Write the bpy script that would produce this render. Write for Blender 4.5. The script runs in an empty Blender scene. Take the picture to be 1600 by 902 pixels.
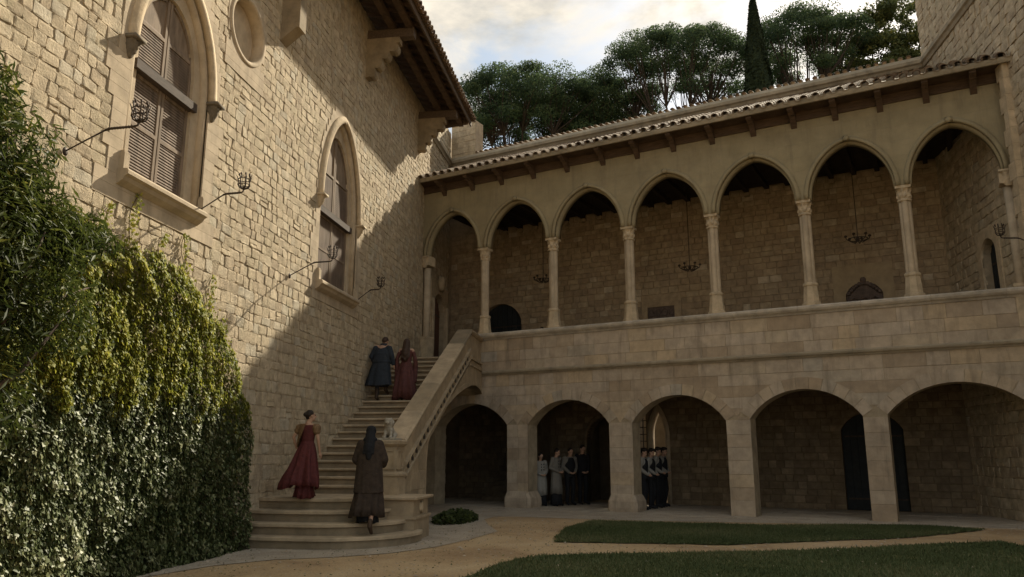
import bpy, math, random
import numpy as np
from math import sin, cos, pi, sqrt, radians, atan2
from mathutils import Vector, Matrix, noise as mnoise

# ------------------------------------------------------------------ camera, world, sun, exposure
scene = bpy.context.scene
COL = scene.collection
CAM = np.array([7.052, -25.623, 1.6]); F_PX = 1220.0
PITCH, YAW = radians(11.986), radians(8.662)
cam = bpy.data.cameras.new('camera'); cam_o = bpy.data.objects.new('camera', cam); COL.objects.link(cam_o)
cam_o.location = CAM; cam_o.rotation_euler = (pi / 2 + PITCH, 0, YAW)
cam.sensor_width = 36; cam.lens = F_PX / 1600 * 36; cam.clip_start = 0.1; cam.clip_end = 900
scene.camera = cam_o
scene.view_settings.view_transform = 'Standard'; scene.view_settings.look = 'None'
scene.view_settings.exposure = 0.88; scene.view_settings.gamma = 1.0
scene.render.resolution_x = 1024; scene.render.resolution_y = 577

SUN = Vector((1.0, 2.58, 2.06)).normalized()
sun_el = math.asin(SUN.z); sun_az = atan2(SUN.x, SUN.y)
sl = bpy.data.lights.new('sun', 'SUN'); sl.energy = 4.7; sl.angle = radians(1.0); sl.color = (1.0, 0.89, 0.69)
so = bpy.data.objects.new('sun', sl); COL.objects.link(so)
so.rotation_euler = SUN.to_track_quat('Z', 'Y').to_euler(); so.location = (30, 60, 60)

w = bpy.data.worlds.new('World'); scene.world = w; w.use_nodes = True
nt = w.node_tree; nt.nodes.clear()
def wn(t, **k):
    n = nt.nodes.new(t)
    for a, b in k.items(): setattr(n, a, b)
    return n
out = wn('ShaderNodeOutputWorld'); bg = wn('ShaderNodeBackground')
sky = wn('ShaderNodeTexSky', sky_type='NISHITA', sun_disc=False, sun_elevation=sun_el, sun_rotation=sun_az,
         air_density=1.0, dust_density=2.5, ozone_density=1.0)
tc = wn('ShaderNodeTexCoord'); mp = wn('ShaderNodeMapping'); mp.inputs['Scale'].default_value = (1.0, 1.0, 2.3)
mp.inputs['Location'].default_value = (0.35, 0.1, 0.0)
n1 = wn('ShaderNodeTexNoise'); n1.inputs['Scale'].default_value = 3.4; n1.inputs['Detail'].default_value = 9; n1.inputs['Roughness'].default_value = 0.56
n1.inputs['Distortion'].default_value = 0.35
r1 = wn('ShaderNodeValToRGB'); r1.color_ramp.elements[0].position = 0.43; r1.color_ramp.elements[1].position = 0.55
n2 = wn('ShaderNodeTexNoise'); n2.inputs['Scale'].default_value = 6.0; n2.inputs['Detail'].default_value = 8; n2.inputs['Roughness'].default_value = 0.6
r2 = wn('ShaderNodeValToRGB')
r2.color_ramp.elements[0].position = 0.36; r2.color_ramp.elements[0].color = (3.0, 2.95, 2.75, 1)
r2.color_ramp.elements[1].position = 0.58; r2.color_ramp.elements[1].color = (5.8, 5.2, 4.25, 1)
gap = wn('ShaderNodeMix', data_type='RGBA'); gap.inputs['Factor'].default_value = 0.72
gap.inputs['B'].default_value = (1.75, 2.4, 2.95, 1)
mx = wn('ShaderNodeMix', data_type='RGBA')
SKY_STRENGTH = 0.104
lk = nt.links.new
lk(tc.outputs['Generated'], mp.inputs['Vector']); lk(mp.outputs[0], n1.inputs['Vector']); lk(mp.outputs[0], n2.inputs['Vector'])
lk(n1.outputs['Fac'], r1.inputs[0]); lk(n2.outputs['Fac'], r2.inputs[0])
lk(sky.outputs[0], gap.inputs['A']); lk(gap.outputs['Result'], mx.inputs['A']); lk(r2.outputs[0], mx.inputs['B'])
lk(r1.outputs[0], mx.inputs['Factor']); lk(mx.outputs['Result'], bg.inputs['Color'])
bg.inputs['Strength'].default_value = SKY_STRENGTH
lk(bg.outputs[0], out.inputs[0])

# ------------------------------------------------------------------ frames
GD = Vector((0.93428479, -0.35652761, 0)); ND = Vector((0.35652761, 0.93428479, 0))
GROT = atan2(GD.y, GD.x)
def G2W(s, n, z=0.0): return (GD.x * s + ND.x * n, GD.y * s + ND.y * n, z)
fw = np.array([-sin(YAW) * cos(PITCH), cos(YAW) * cos(PITCH), sin(PITCH)])
rt = np.array([cos(YAW), sin(YAW), 0.0]); upv = np.cross(rt, fw)
def px(P):
    q = np.asarray(P, float) - CAM; z = q @ fw
    if z < 0.3: return None
    return 800 + F_PX * (q @ rt) / z, 451 - F_PX * (q @ upv) / z, z

# ------------------------------------------------------------------ mesh helpers
class MB:
    def __init__(s): s.v = []; s.f = []; s.t = []
    def add(s, vs, fs, t=0.5):
        b = len(s.v); s.v.extend(vs); s.f.extend([tuple(i + b for i in f) for f in fs]); s.t.extend([t] * len(vs)); return s
    def box(s, x0, x1, y0, y1, z0, z1, t=0.5):
        vs = [(x, y, z) for z in (z0, z1) for y in (y0, y1) for x in (x0, x1)]
        return s.add(vs, [(0, 2, 3, 1), (4, 5, 7, 6), (0, 1, 5, 4), (2, 6, 7, 3), (0, 4, 6, 2), (1, 3, 7, 5)], t)
    def loft(s, rings, cap=True, t=0.5, close=True):
        n = len(rings[0]); vs = [p for r in rings for p in r]; fs = []
        for i in range(len(rings) - 1):
            for j in range(n if close else n - 1):
                k = (j + 1) % n
                fs.append((i * n + j, i * n + k, (i + 1) * n + k, (i + 1) * n + j))
        if cap and close:
            fs.append(tuple(range(n - 1, -1, -1))); m = (len(rings) - 1) * n; fs.append(tuple(range(m, m + n)))
        return s.add(vs, fs, t)
    def tube(s, pts, rad, seg=6, t=0.5, cap=True):
        pts = [Vector(p) for p in pts]; m = len(pts)
        if not hasattr(rad, '__len__'): rad = [rad] * m
        rings = []; ref = None
        for i, p in enumerate(pts):
            d = (pts[min(i + 1, m - 1)] - pts[max(i - 1, 0)])
            if d.length < 1e-9: d = Vector((0, 0, 1))
            d.normalize()
            if ref is None: ref = Vector((0, 0, 1)) if abs(d.z) < 0.9 else Vector((1, 0, 0))
            u = d.cross(ref); u.normalize(); vv = u.cross(d); ref = vv
            rings.append([tuple(p + u * (cos(a) * rad[i]) - vv * (sin(a) * rad[i])) for a in [2 * pi * k / seg for k in range(seg)]])
        return s.loft(rings, cap, t)
    def prism(s, poly, F, d0, d1, t=0.5, back=False):
        """poly in plane coordinates (a, z) counter-clockwise seen from the +d side; F maps (a, z, d) to xyz"""
        n = len(poly)
        vs = [F(a, z, d0) for a, z in poly] + [F(a, z, d1) for a, z in poly]
        fs = [tuple(range(n, 2 * n))] + [(i, (i + 1) % n, (i + 1) % n + n, i + n) for i in range(n)]
        if back: fs.append(tuple(range(n - 1, -1, -1)))
        return s.add(vs, fs, t)
    def sphere(s, c, r, nu=12, nv=8, t=0.5, fn=None):
        if not hasattr(r, '__len__'): r = (r, r, r)
        rings = []
        for i in range(1, nv):
            ph = pi * i / nv
            ring = []
            for j in range(nu):
                th = 2 * pi * j / nu; k = fn(th, ph) if fn else 1.0
                ring.append((c[0] + r[0] * k * sin(ph) * cos(th), c[1] + r[1] * k * sin(ph) * sin(th), c[2] - r[2] * k * cos(ph)))
            rings.append(ring)
        return s.loft(rings, True, t)
    def build(s, name, mat, parent=None, smooth=False, label=None, kind=None, loc=None):
        me = bpy.data.meshes.new(name); me.from_pydata(s.v, [], s.f)
        at = me.attributes.new('tint', 'FLOAT', 'POINT'); at.data.foreach_set('value', np.array(s.t, dtype=np.float32))
        if smooth: me.polygons.foreach_set('use_smooth', [True] * len(me.polygons))
        me.materials.append(mat); me.update()
        return link(name, me, parent, label, kind, loc)
def link(name, me, parent=None, label=None, kind=None, loc=None):
    o = bpy.data.objects.new(name, me); COL.objects.link(o)
    if parent is not None: o.parent = parent
    if label: o['label'] = label
    if kind: o['kind'] = kind
    if loc is not None: o.location = loc
    return o
def thing(name, label, cat, loc=(0, 0, 0), rz=0.0, group=None):
    o = bpy.data.objects.new(name, None); COL.objects.link(o); o.empty_display_size = 0.2
    o.location = loc; o.rotation_euler = (0, 0, rz); o['label'] = label; o['category'] = cat
    if group: o['group'] = group
    return o
def tag(o, label, cat, group=None):
    o['label'] = label; o['category'] = cat
    if group: o['group'] = group
    return o
def struct(o): o['kind'] = 'structure'; return o
def dup_tree(root, loc, rz, label):
    r = root.copy(); COL.objects.link(r); r.location = loc; r.rotation_euler = (0, 0, rz); r['label'] = label
    for ch in list(root.children):
        c = ch.copy(); COL.objects.link(c); c.parent = r
        for g in ch.children:
            d = g.copy(); COL.objects.link(d); d.parent = c
    return r

# ------------------------------------------------------------------ materials
def mat_new(name):
    m = bpy.data.materials.new(name); m.use_nodes = True; t = m.node_tree; b = t.nodes['Principled BSDF']
    return m, t, b
def add(t, typ, **k):
    n = t.nodes.new(typ)
    for a, b in k.items(): setattr(n, a, b)
    return n
def ramp(t, stops):
    r = add(t, 'ShaderNodeValToRGB'); e = r.color_ramp.elements
    while len(e) < len(stops): e.new(0.5)
    for el, (p, c) in zip(e, stops): el.position = p; el.color = (*c, 1)
    return r
def stone_mat(name, stops, rough=0.9, var=0.35, bump=0.5, nscale=3.0, fscale=40.0, stain=0.25, stain_col=(0.20, 0.17, 0.13), sscale=0.8, streak=0.0, bdist=0.02):
    m, t, b = mat_new(name); L = t.links.new
    a = add(t, 'ShaderNodeAttribute', attribute_name='tint'); r = ramp(t, stops)
    L(a.outputs['Fac'], r.inputs[0])
    geo = add(t, 'ShaderNodeNewGeometry')
    n = add(t, 'ShaderNodeTexNoise'); n.inputs['Scale'].default_value = nscale; n.inputs['Detail'].default_value = 8; n.inputs['Roughness'].default_value = 0.65
    L(geo.outputs['Position'], n.inputs['Vector'])
    mr = add(t, 'ShaderNodeMapRange'); mr.inputs['From Min'].default_value = 0.3; mr.inputs['From Max'].default_value = 0.7
    mr.inputs['To Min'].default_value = 1 - var; mr.inputs['To Max'].default_value = 1 + var * 0.6
    L(n.outputs['Fac'], mr.inputs['Value'])
    mul = add(t, 'ShaderNodeVectorMath', operation='SCALE'); L(r.outputs[0], mul.inputs[0]); L(mr.outputs[0], mul.inputs['Scale'])
    sn = add(t, 'ShaderNodeTexNoise'); sn.inputs['Scale'].default_value = sscale; sn.inputs['Detail'].default_value = 6; sn.inputs['Roughness'].default_value = 0.7
    L(geo.outputs['Position'], sn.inputs['Vector'])
    sr = add(t, 'ShaderNodeMapRange'); sr.inputs['From Min'].default_value = 0.5; sr.inputs['From Max'].default_value = 0.72; sr.inputs['To Max'].default_value = stain
    L(sn.outputs['Fac'], sr.inputs['Value'])
    mix = add(t, 'ShaderNodeMix', data_type='RGBA'); L(sr.outputs[0], mix.inputs['Factor']); L(mul.outputs[0], mix.inputs['A']); mix.inputs['B'].default_value = (*stain_col, 1)
    colout = mix.outputs['Result']
    if streak:
        mpp = add(t, 'ShaderNodeMapping'); mpp.inputs['Scale'].default_value = (4.5, 4.5, 0.45); L(geo.outputs['Position'], mpp.inputs['Vector'])
        st_ = add(t, 'ShaderNodeTexNoise'); st_.inputs['Scale'].default_value = 1.0; st_.inputs['Detail'].default_value = 7; st_.inputs['Roughness'].default_value = 0.7; L(mpp.outputs[0], st_.inputs['Vector'])
        s2 = add(t, 'ShaderNodeMapRange'); s2.inputs['From Min'].default_value = 0.52; s2.inputs['From Max'].default_value = 0.74; s2.inputs['To Max'].default_value = streak; L(st_.outputs['Fac'], s2.inputs['Value'])
        mx2 = add(t, 'ShaderNodeMix', data_type='RGBA'); L(s2.outputs[0], mx2.inputs['Factor']); L(colout, mx2.inputs['A']); mx2.inputs['B'].default_value = (0.13, 0.11, 0.085, 1); colout = mx2.outputs['Result']
    L(colout, b.inputs['Base Color']); b.inputs['Roughness'].default_value = rough
    b.inputs['Specular IOR Level'].default_value = 0.2
    fn = add(t, 'ShaderNodeTexNoise'); fn.inputs['Scale'].default_value = fscale; fn.inputs['Detail'].default_value = 6; fn.inputs['Roughness'].default_value = 0.7
    L(geo.outputs['Position'], fn.inputs['Vector'])
    bp = add(t, 'ShaderNodeBump'); bp.inputs['Strength'].default_value = bump; bp.inputs['Distance'].default_value = bdist
    L(fn.outputs['Fac'], bp.inputs['Height']); L(bp.outputs[0], b.inputs['Normal'])
    return m
def plain_mat(name, col, rough=0.6, var=0.25, nscale=8.0, metallic=0.0, bump=0.15, stretch=(1, 1, 1), spec=0.3, bdist=0.01, sheen=0.0):
    m, t, b = mat_new(name); L = t.links.new
    tc = add(t, 'ShaderNodeTexCoord'); mp = add(t, 'ShaderNodeMapping'); mp.inputs['Scale'].default_value = stretch
    L(tc.outputs['Object'], mp.inputs['Vector'])
    n = add(t, 'ShaderNodeTexNoise'); n.inputs['Scale'].default_value = nscale; n.inputs['Detail'].default_value = 7; n.inputs['Roughness'].default_value = 0.65
    L(mp.outputs[0], n.inputs['Vector'])
    r = ramp(t, [(0.3, tuple(c * (1 - var) for c in col)), (0.7, tuple(min(1, c * (1 + var)) for c in col))])
    L(n.outputs['Fac'], r.inputs[0]); L(r.outputs[0], b.inputs['Base Color'])
    b.inputs['Roughness'].default_value = rough; b.inputs['Metallic'].default_value = metallic; b.inputs['Specular IOR Level'].default_value = spec
    if sheen: b.inputs['Sheen Weight'].default_value = sheen
    bp = add(t, 'ShaderNodeBump'); bp.inputs['Strength'].default_value = bump; bp.inputs['Distance'].default_value = bdist
    L(n.outputs['Fac'], bp.inputs['Height']); L(bp.outputs[0], b.inputs['Normal'])
    return m
def leaf_mat(name, stops, rough=0.4, trans=0.25, spec=0.5):
    m, t, b = mat_new(name); L = t.links.new
    a = add(t, 'ShaderNodeAttribute', attribute_name='tint'); r = ramp(t, stops); L(a.outputs['Fac'], r.inputs[0])
    L(r.outputs[0], b.inputs['Base Color']); b.inputs['Roughness'].default_value = rough; b.inputs['Specular IOR Level'].default_value = spec
    tr = add(t, 'ShaderNodeBsdfTranslucent'); L(r.outputs[0], tr.inputs['Color'])
    mx = add(t, 'ShaderNodeMixShader'); mx.inputs[0].default_value = trans
    L(b.outputs[0], mx.inputs[1]); L(tr.outputs[0], mx.inputs[2]); L(mx.outputs[0], t.nodes['Material Output'].inputs['Surface'])
    return m
M = {}
M['rubble'] = stone_mat('rubble_stone', [(0.0, (0.44, 0.355, 0.25)), (0.3, (0.48, 0.395, 0.275)), (0.7, (0.51, 0.42, 0.295)), (0.93, (0.55, 0.46, 0.33)), (1.0, (0.48, 0.42, 0.32))], bump=0.9, nscale=5, fscale=28, stain=0.5, stain_col=(0.37, 0.33, 0.22), sscale=1.6, streak=0.3, bdist=0.03)
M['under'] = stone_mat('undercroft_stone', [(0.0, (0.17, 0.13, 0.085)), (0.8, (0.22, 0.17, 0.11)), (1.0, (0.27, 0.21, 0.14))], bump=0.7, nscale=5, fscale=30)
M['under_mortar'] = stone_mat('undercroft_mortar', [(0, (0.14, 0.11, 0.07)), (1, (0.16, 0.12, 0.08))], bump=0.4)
M['mortar'] = stone_mat('lime_mortar', [(0, (0.38, 0.31, 0.215)), (1, (0.40, 0.33, 0.23))], bump=0.6)
M['dressed'] = stone_mat('dressed_stone', [(0, (0.43, 0.35, 0.25)), (1, (0.51, 0.42, 0.305))], bump=0.35, var=0.22, stain=0.5, stain_col=(0.27, 0.22, 0.15), sscale=1.8, fscale=60, streak=0.4)
M['ashlar'] = stone_mat('ashlar_stone', [(0.0, (0.38, 0.295, 0.205)), (0.3, (0.46, 0.375, 0.28)), (0.65, (0.49, 0.41, 0.32)), (0.85, (0.50, 0.39, 0.26)), (1.0, (0.42, 0.37, 0.30))], bump=0.45, var=0.22, nscale=3.5, stain=0.5, stain_col=(0.20, 0.17, 0.135), sscale=1.1, fscale=50, streak=0.6)
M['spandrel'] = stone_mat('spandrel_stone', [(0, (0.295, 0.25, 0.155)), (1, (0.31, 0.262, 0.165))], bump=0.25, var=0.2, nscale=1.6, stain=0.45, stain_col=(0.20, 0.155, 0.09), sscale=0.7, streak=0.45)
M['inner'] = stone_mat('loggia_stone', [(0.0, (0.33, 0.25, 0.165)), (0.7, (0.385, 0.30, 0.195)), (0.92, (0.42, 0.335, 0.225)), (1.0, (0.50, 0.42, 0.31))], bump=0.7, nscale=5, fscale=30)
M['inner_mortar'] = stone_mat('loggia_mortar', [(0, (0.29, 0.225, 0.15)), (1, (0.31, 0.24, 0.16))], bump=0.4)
M['trim'] = stone_mat('carved_stone', [(0, (0.46, 0.37, 0.25)), (1, (0.56, 0.45, 0.31))], bump=0.4, var=0.25, nscale=5, stain=0.5, stain_col=(0.26, 0.23, 0.17), sscale=3)
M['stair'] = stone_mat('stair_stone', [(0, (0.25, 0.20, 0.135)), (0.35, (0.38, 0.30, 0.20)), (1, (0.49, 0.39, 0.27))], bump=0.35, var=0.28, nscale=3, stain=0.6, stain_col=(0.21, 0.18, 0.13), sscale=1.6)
M['coping'] = stone_mat('coping_stone', [(0, (0.47, 0.42, 0.35)), (1, (0.56, 0.50, 0.42))], bump=0.4, stain=0.4)
M['lion'] = stone_mat('statue_stone', [(0, (0.34, 0.31, 0.25)), (1, (0.38, 0.34, 0.28))], bump=0.5, nscale=20, stain=0.6, sscale=8)
M['tile'] = stone_mat('roof_tile_clay', [(0.0, (0.12, 0.08, 0.055)), (0.4, (0.20, 0.135, 0.085)), (0.8, (0.26, 0.20, 0.14)), (1.0, (0.32, 0.27, 0.21))], bump=0.6, nscale=12, stain=0.5, stain_col=(0.16, 0.14, 0.10), sscale=4)
M['band'] = stone_mat('weathered_cornice', [(0, (0.34, 0.29, 0.21)), (1, (0.40, 0.34, 0.25))], bump=0.6, var=0.4, nscale=3, stain=0.8, stain_col=(0.14, 0.13, 0.10), sscale=1.5)
M['wood'] = plain_mat('dark_timber', (0.085, 0.055, 0.035), 0.8, 0.4, 4, stretch=(1, 1, 8), bump=0.4)
M['wood_light'] = plain_mat('weathered_timber', (0.105, 0.075, 0.052), 0.85, 0.35, 4, stretch=(6, 1, 6), bump=0.4)
M['shutter'] = plain_mat('shutter_wood', (0.175, 0.13, 0.098), 0.85, 0.45, 9, stretch=(1, 1, 0.25), bump=0.5)
M['shutter_frame'] = plain_mat('shutter_frame_wood', (0.20, 0.152, 0.11), 0.85, 0.35, 9, stretch=(1, 1, 0.25), bump=0.5)
M['door'] = plain_mat('dark_door', (0.018, 0.022, 0.024), 0.7, 0.3, 6)
M['door_red'] = plain_mat('red_brown_door', (0.13, 0.065, 0.045), 0.75, 0.3, 6, stretch=(1, 1, .2))
M['iron'] = plain_mat('wrought_iron', (0.06, 0.045, 0.036), 0.6, 0.4, 20, metallic=0.5)
M['carved'] = plain_mat('carved_panel', (0.12, 0.09, 0.075), 0.8, 0.4, 12, bump=0.5)
M['plaster'] = plain_mat('ochre_plaster', (0.35, 0.275, 0.175), 0.9, 0.2, 3)
M['bark'] = plain_mat('bark', (0.07, 0.05, 0.038), 0.95, 0.4, 5, bump=0.6)
M['pine_bark'] = plain_mat('pine_bark', (0.045, 0.034, 0.028), 0.95, 0.4, 5, bump=0.6)
M['ceiling'] = plain_mat('near_black_ceiling_timber', (0.03, 0.021, 0.015), 0.9, 0.4, 4, bump=0.3)  # ceiling wood, much darker than the other timbers
M['trim_dark'] = stone_mat('blackened_carved_stone', [(0, (0.13, 0.11, 0.085)), (1, (0.20, 0.165, 0.12))], bump=0.6, var=0.35, nscale=12)
M['shutter_rail'] = plain_mat('grey_timber_rail', (0.075, 0.058, 0.047), 0.85, 0.35, 6, stretch=(6, 1, 6), bump=0.4)
M['corbel'] = stone_mat('dark_corbel_stone', [(0, (0.27, 0.215, 0.14)), (1, (0.33, 0.265, 0.18))], bump=0.4, stain=0.5)  # corbels in a darker stone than the hall wall
M['glass'] = plain_mat('dusty_pane', (0.16, 0.145, 0.12), 0.5, 0.3, 5)

def ground_mat(name, c1, c2, c3, s1=0.6, s2=30, bump=0.5, rough=0.95, bdist=0.02):
    m, t, b = mat_new(name); L = t.links.new
    g = add(t, 'ShaderNodeNewGeometry')
    a = add(t, 'ShaderNodeTexNoise'); a.inputs['Scale'].default_value = s1; a.inputs['Detail'].default_value = 8; a.inputs['Roughness'].default_value = 0.65; a.inputs['Distortion'].default_value = 0.6
    c = add(t, 'ShaderNodeTexNoise'); c.inputs['Scale'].default_value = s2; c.inputs['Detail'].default_value = 5; c.inputs['Roughness'].default_value = 0.75
    L(g.outputs['Position'], a.inputs['Vector']); L(g.outputs['Position'], c.inputs['Vector'])
    r = ramp(t, [(0.32, c1), (0.5, c2), (0.68, c3)]); L(a.outputs['Fac'], r.inputs[0])
    mr = add(t, 'ShaderNodeMapRange'); mr.inputs['From Min'].default_value = 0.3; mr.inputs['From Max'].default_value = 0.7; mr.inputs['To Min'].default_value = 0.7; mr.inputs['To Max'].default_value = 1.25
    L(c.outputs['Fac'], mr.inputs['Value'])
    mul = add(t, 'ShaderNodeVectorMath', operation='SCALE'); L(r.outputs[0], mul.inputs[0]); L(mr.outputs[0], mul.inputs['Scale'])
    L(mul.outputs[0], b.inputs['Base Color']); b.inputs['Roughness'].default_value = rough; b.inputs['Specular IOR Level'].default_value = 0.15
    bp = add(t, 'ShaderNodeBump'); bp.inputs['Strength'].default_value = bump; bp.inputs['Distance'].default_value = bdist
    L(c.outputs['Fac'], bp.inputs['Height']); L(bp.outputs[0], b.inputs['Normal'])
    return m
M['dirt'] = ground_mat('packed_dirt', (0.33, 0.225, 0.13), (0.46, 0.33, 0.19), (0.53, 0.40, 0.245))
M['paving'] = ground_mat('worn_paving', (0.33, 0.28, 0.22), (0.40, 0.345, 0.275), (0.46, 0.40, 0.32), s1=1.5)
M['turf'] = ground_mat('turf_soil', (0.05, 0.06, 0.022), (0.075, 0.085, 0.03), (0.10, 0.10, 0.04), s1=2)
M['grass'] = leaf_mat('grass_blade', [(0, (0.06, 0.08, 0.03)), (0.6, (0.105, 0.13, 0.055)), (1, (0.19, 0.18, 0.09))], 0.7, 0.2, 0.2)
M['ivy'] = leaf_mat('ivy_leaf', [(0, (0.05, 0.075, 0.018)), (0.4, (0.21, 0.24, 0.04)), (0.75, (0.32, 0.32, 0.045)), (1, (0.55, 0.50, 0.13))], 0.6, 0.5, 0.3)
M['ivy_low'] = leaf_mat('glint_tinted_ivy_leaf', [(0, (0.03, 0.05, 0.018)), (0.5, (0.11, 0.14, 0.055)), (0.85, (0.27, 0.29, 0.15)), (1, (0.38, 0.39, 0.26))], 0.5, 0.3, 0.35)  # lower ivy: pale glints of light put into a greyer leaf colour
M['laurel'] = leaf_mat('laurel_leaf', [(0, (0.022, 0.034, 0.010)), (0.5, (0.06, 0.08, 0.018)), (0.85, (0.12, 0.14, 0.03)), (1, (0.22, 0.21, 0.045))], 0.6, 0.3, 0.25)
M['pine'] = leaf_mat('pine_needles', [(0, (0.032, 0.058, 0.036)), (0.6, (0.082, 0.125, 0.055)), (1, (0.15, 0.18, 0.08))], 0.7, 0.45, 0.2)
M['cypress'] = leaf_mat('cypress_foliage', [(0, (0.012, 0.022, 0.012)), (1, (0.03, 0.045, 0.02))], 0.8, 0.1, 0.2)
M['oak'] = leaf_mat('oak_leaf', [(0, (0.04, 0.058, 0.02)), (0.6, (0.10, 0.12, 0.036)), (1, (0.19, 0.18, 0.055))], 0.6, 0.3, 0.3)
# people
M['skin'] = plain_mat('skin', (0.42, 0.26, 0.18), 0.55, 0.06, 5, bump=0.02)
M['hair_dark'] = plain_mat('dark_hair', (0.020, 0.014, 0.011), 0.55, 0.4, 30, stretch=(6, 6, 0.6), bump=0.5)
M['hair_brown'] = plain_mat('brown_hair', (0.045, 0.026, 0.018), 0.55, 0.4, 30, stretch=(6, 6, 0.6), bump=0.5)
M['hair_grey'] = plain_mat('grey_brown_hair', (0.09, 0.07, 0.055), 0.6, 0.4, 30, bump=0.5)
M['gown_red'] = plain_mat('crimson_cloth', (0.095, 0.022, 0.022), 0.75, 0.3, 14, bump=0.6, bdist=0.03, sheen=0.0)
M['gown_rose'] = plain_mat('russet_cloth', (0.095, 0.036, 0.033), 0.8, 0.3, 14, bump=0.6, bdist=0.03, sheen=0.0)
M['brocade'] = plain_mat('gold_brocade', (0.17, 0.105, 0.055), 0.7, 0.5, 40)
M['coat_blue'] = plain_mat('slate_blue_cloth', (0.024, 0.031, 0.042), 0.85, 0.3, 12, bump=0.6, bdist=0.03, sheen=0.0)
M['trouser'] = plain_mat('dark_trousers', (0.03, 0.035, 0.042), 0.85, 0.25, 5)
M['cloak'] = plain_mat('brown_wool_cloak', (0.045, 0.032, 0.024), 0.9, 0.35, 12, bump=0.6, bdist=0.03)
M['coat_grey'] = plain_mat('faded_blue_cloth', (0.05, 0.06, 0.075), 0.9, 0.3, 9)
M['cloth_black'] = plain_mat('black_cloth', (0.012, 0.013, 0.016), 0.85, 0.25, 8)
M['white_linen'] = plain_mat('white_linen', (0.27, 0.26, 0.235), 0.85, 0.1, 8)
M['grey_linen'] = plain_mat('grey_linen', (0.17, 0.16, 0.14), 0.85, 0.12, 8)
M['leather'] = plain_mat('brown_leather', (0.06, 0.038, 0.024), 0.6, 0.2, 8)
M['eye'] = plain_mat('dark_eye', (0.02, 0.015, 0.012), 0.3, 0.1, 8)
M['button'] = plain_mat('black_button', (0.015, 0.015, 0.015), 0.5, 0.1, 8)

# ------------------------------------------------------------------ masonry
def arch_pointed(c, w, zb, zs, za):
    h = za - zs; k = (h * h - w * w) / (2 * w); R = k + w
    def half(z):
        if z <= zb + 1e-6 or z >= za: return 0.0
        if z <= zs: return w
        return max(0.0, sqrt(max(0, R * R - (z - zs) ** 2)) - k)
    return dict(c=c, half=half, zb=zb, zt=za, zs=zs, w=w, k=k, R=R)
def arch_soft(c, w, zb, zs, za, e=0.54):
    """pointed arch with full rounded shoulders"""
    h = za - zs
    def half(z):
        if z <= zb + 1e-6 or z >= za: return 0.0
        if z <= zs: return w
        return w * max(0.0, 1 - ((z - zs) / h) ** 2) ** e
    def P(ph, off=0.0):
        f = lambda a: (w * max(0.0, cos(a)) ** (2 * e), zs + h * sin(a))
        x, z = f(ph); a0, a1 = max(0, ph - .02), min(pi / 2 - 1e-4, ph + .02)
        (x0, z0), (x1, z1) = f(a0), f(a1); dx, dz = x1 - x0, z1 - z0; L_ = sqrt(dx * dx + dz * dz) or 1
        nx_, nz_ = dz / L_, -dx / L_
        if ph > 1.2: k = (ph - 1.2) / (pi / 2 - 1.2); nx_, nz_ = nx_ * (1 - k), nz_ * (1 - k) + k
        if ph <= 1e-6: nx_, nz_ = 1, 0
        return max(0.0, x + nx_ * off), z + nz_ * off
    return dict(c=c, half=half, zb=zb, zt=za, zs=zs, w=w, P=P)
def arch_round(c, w, zb, zs, za):
    h = za - zs; R = (w * w + h * h) / (2 * h); zc = za - R
    def half(z):
        if z <= zb + 1e-6 or z >= za: return 0.0
        if z <= zs: return w
        return sqrt(max(0, R * R - (z - zc) ** 2))
    return dict(c=c, half=half, zb=zb, zt=za, zs=zs, w=w, R=R)
def circle_op(c, zc, r):
    def half(z): return sqrt(max(0, r * r - (z - zc) ** 2)) if abs(z - zc) < r else 0.0
    return dict(c=c, half=half, zb=zc - r, zt=zc + r, zs=zc - r, w=r)
def grow(o, e, ez=None, tooth=None):
    """outline of an opening widened by e (used for the dressed surround)"""
    ez = e if ez is None else ez
    def half(z):
        if z <= o['zb'] - ez or z >= o['zt'] + ez: return 0.0
        if z <= o['zs']: return o['w'] + e
        t = (z - o['zs']) / (o['zt'] - o['zs'] + ez)
        zz = o['zs'] + t * (o['zt'] - o['zs'])
        h = o['half'](zz)
        return h + e * (1 if h > e else max(0, sqrt(max(0, 1 - t * t)))) if h > 0 else 0.0
    return dict(c=o['c'], half=half, zb=o['zb'] - ez, zt=o['zt'] + ez, zs=o['zs'], w=o['w'] + e)
def zsamples(z0, z1, ops, step=0.12):
    zs = {round(z0, 5), round(z1, 5)}
    for o in ops:
        for z in (o['zb'], o['zt'], o['zs']):
            if z0 < z < z1: zs.add(round(z, 5)); 
        if o['zb'] > z0 and o['zb'] < z1: zs.add(round(o['zb'] + 0.0005, 5))
        lo, hi = max(z0, o['zs']), min(z1, o['zt'])
        if hi > lo:
            n = max(1, int((hi - lo) / step) + 1)
            for i in range(n + 1):
                zs.add(round(lo + (hi - lo) * i / n, 5))
            if o['zt'] < z1 + 1e-6:
                zs.add(round(o['zt'] - 0.02, 5)); zs.add(round(o['zt'] - 0.005, 5))
    return sorted(z for z in zs if z0 - 1e-4 <= z <= z1 + 1e-4)
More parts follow.
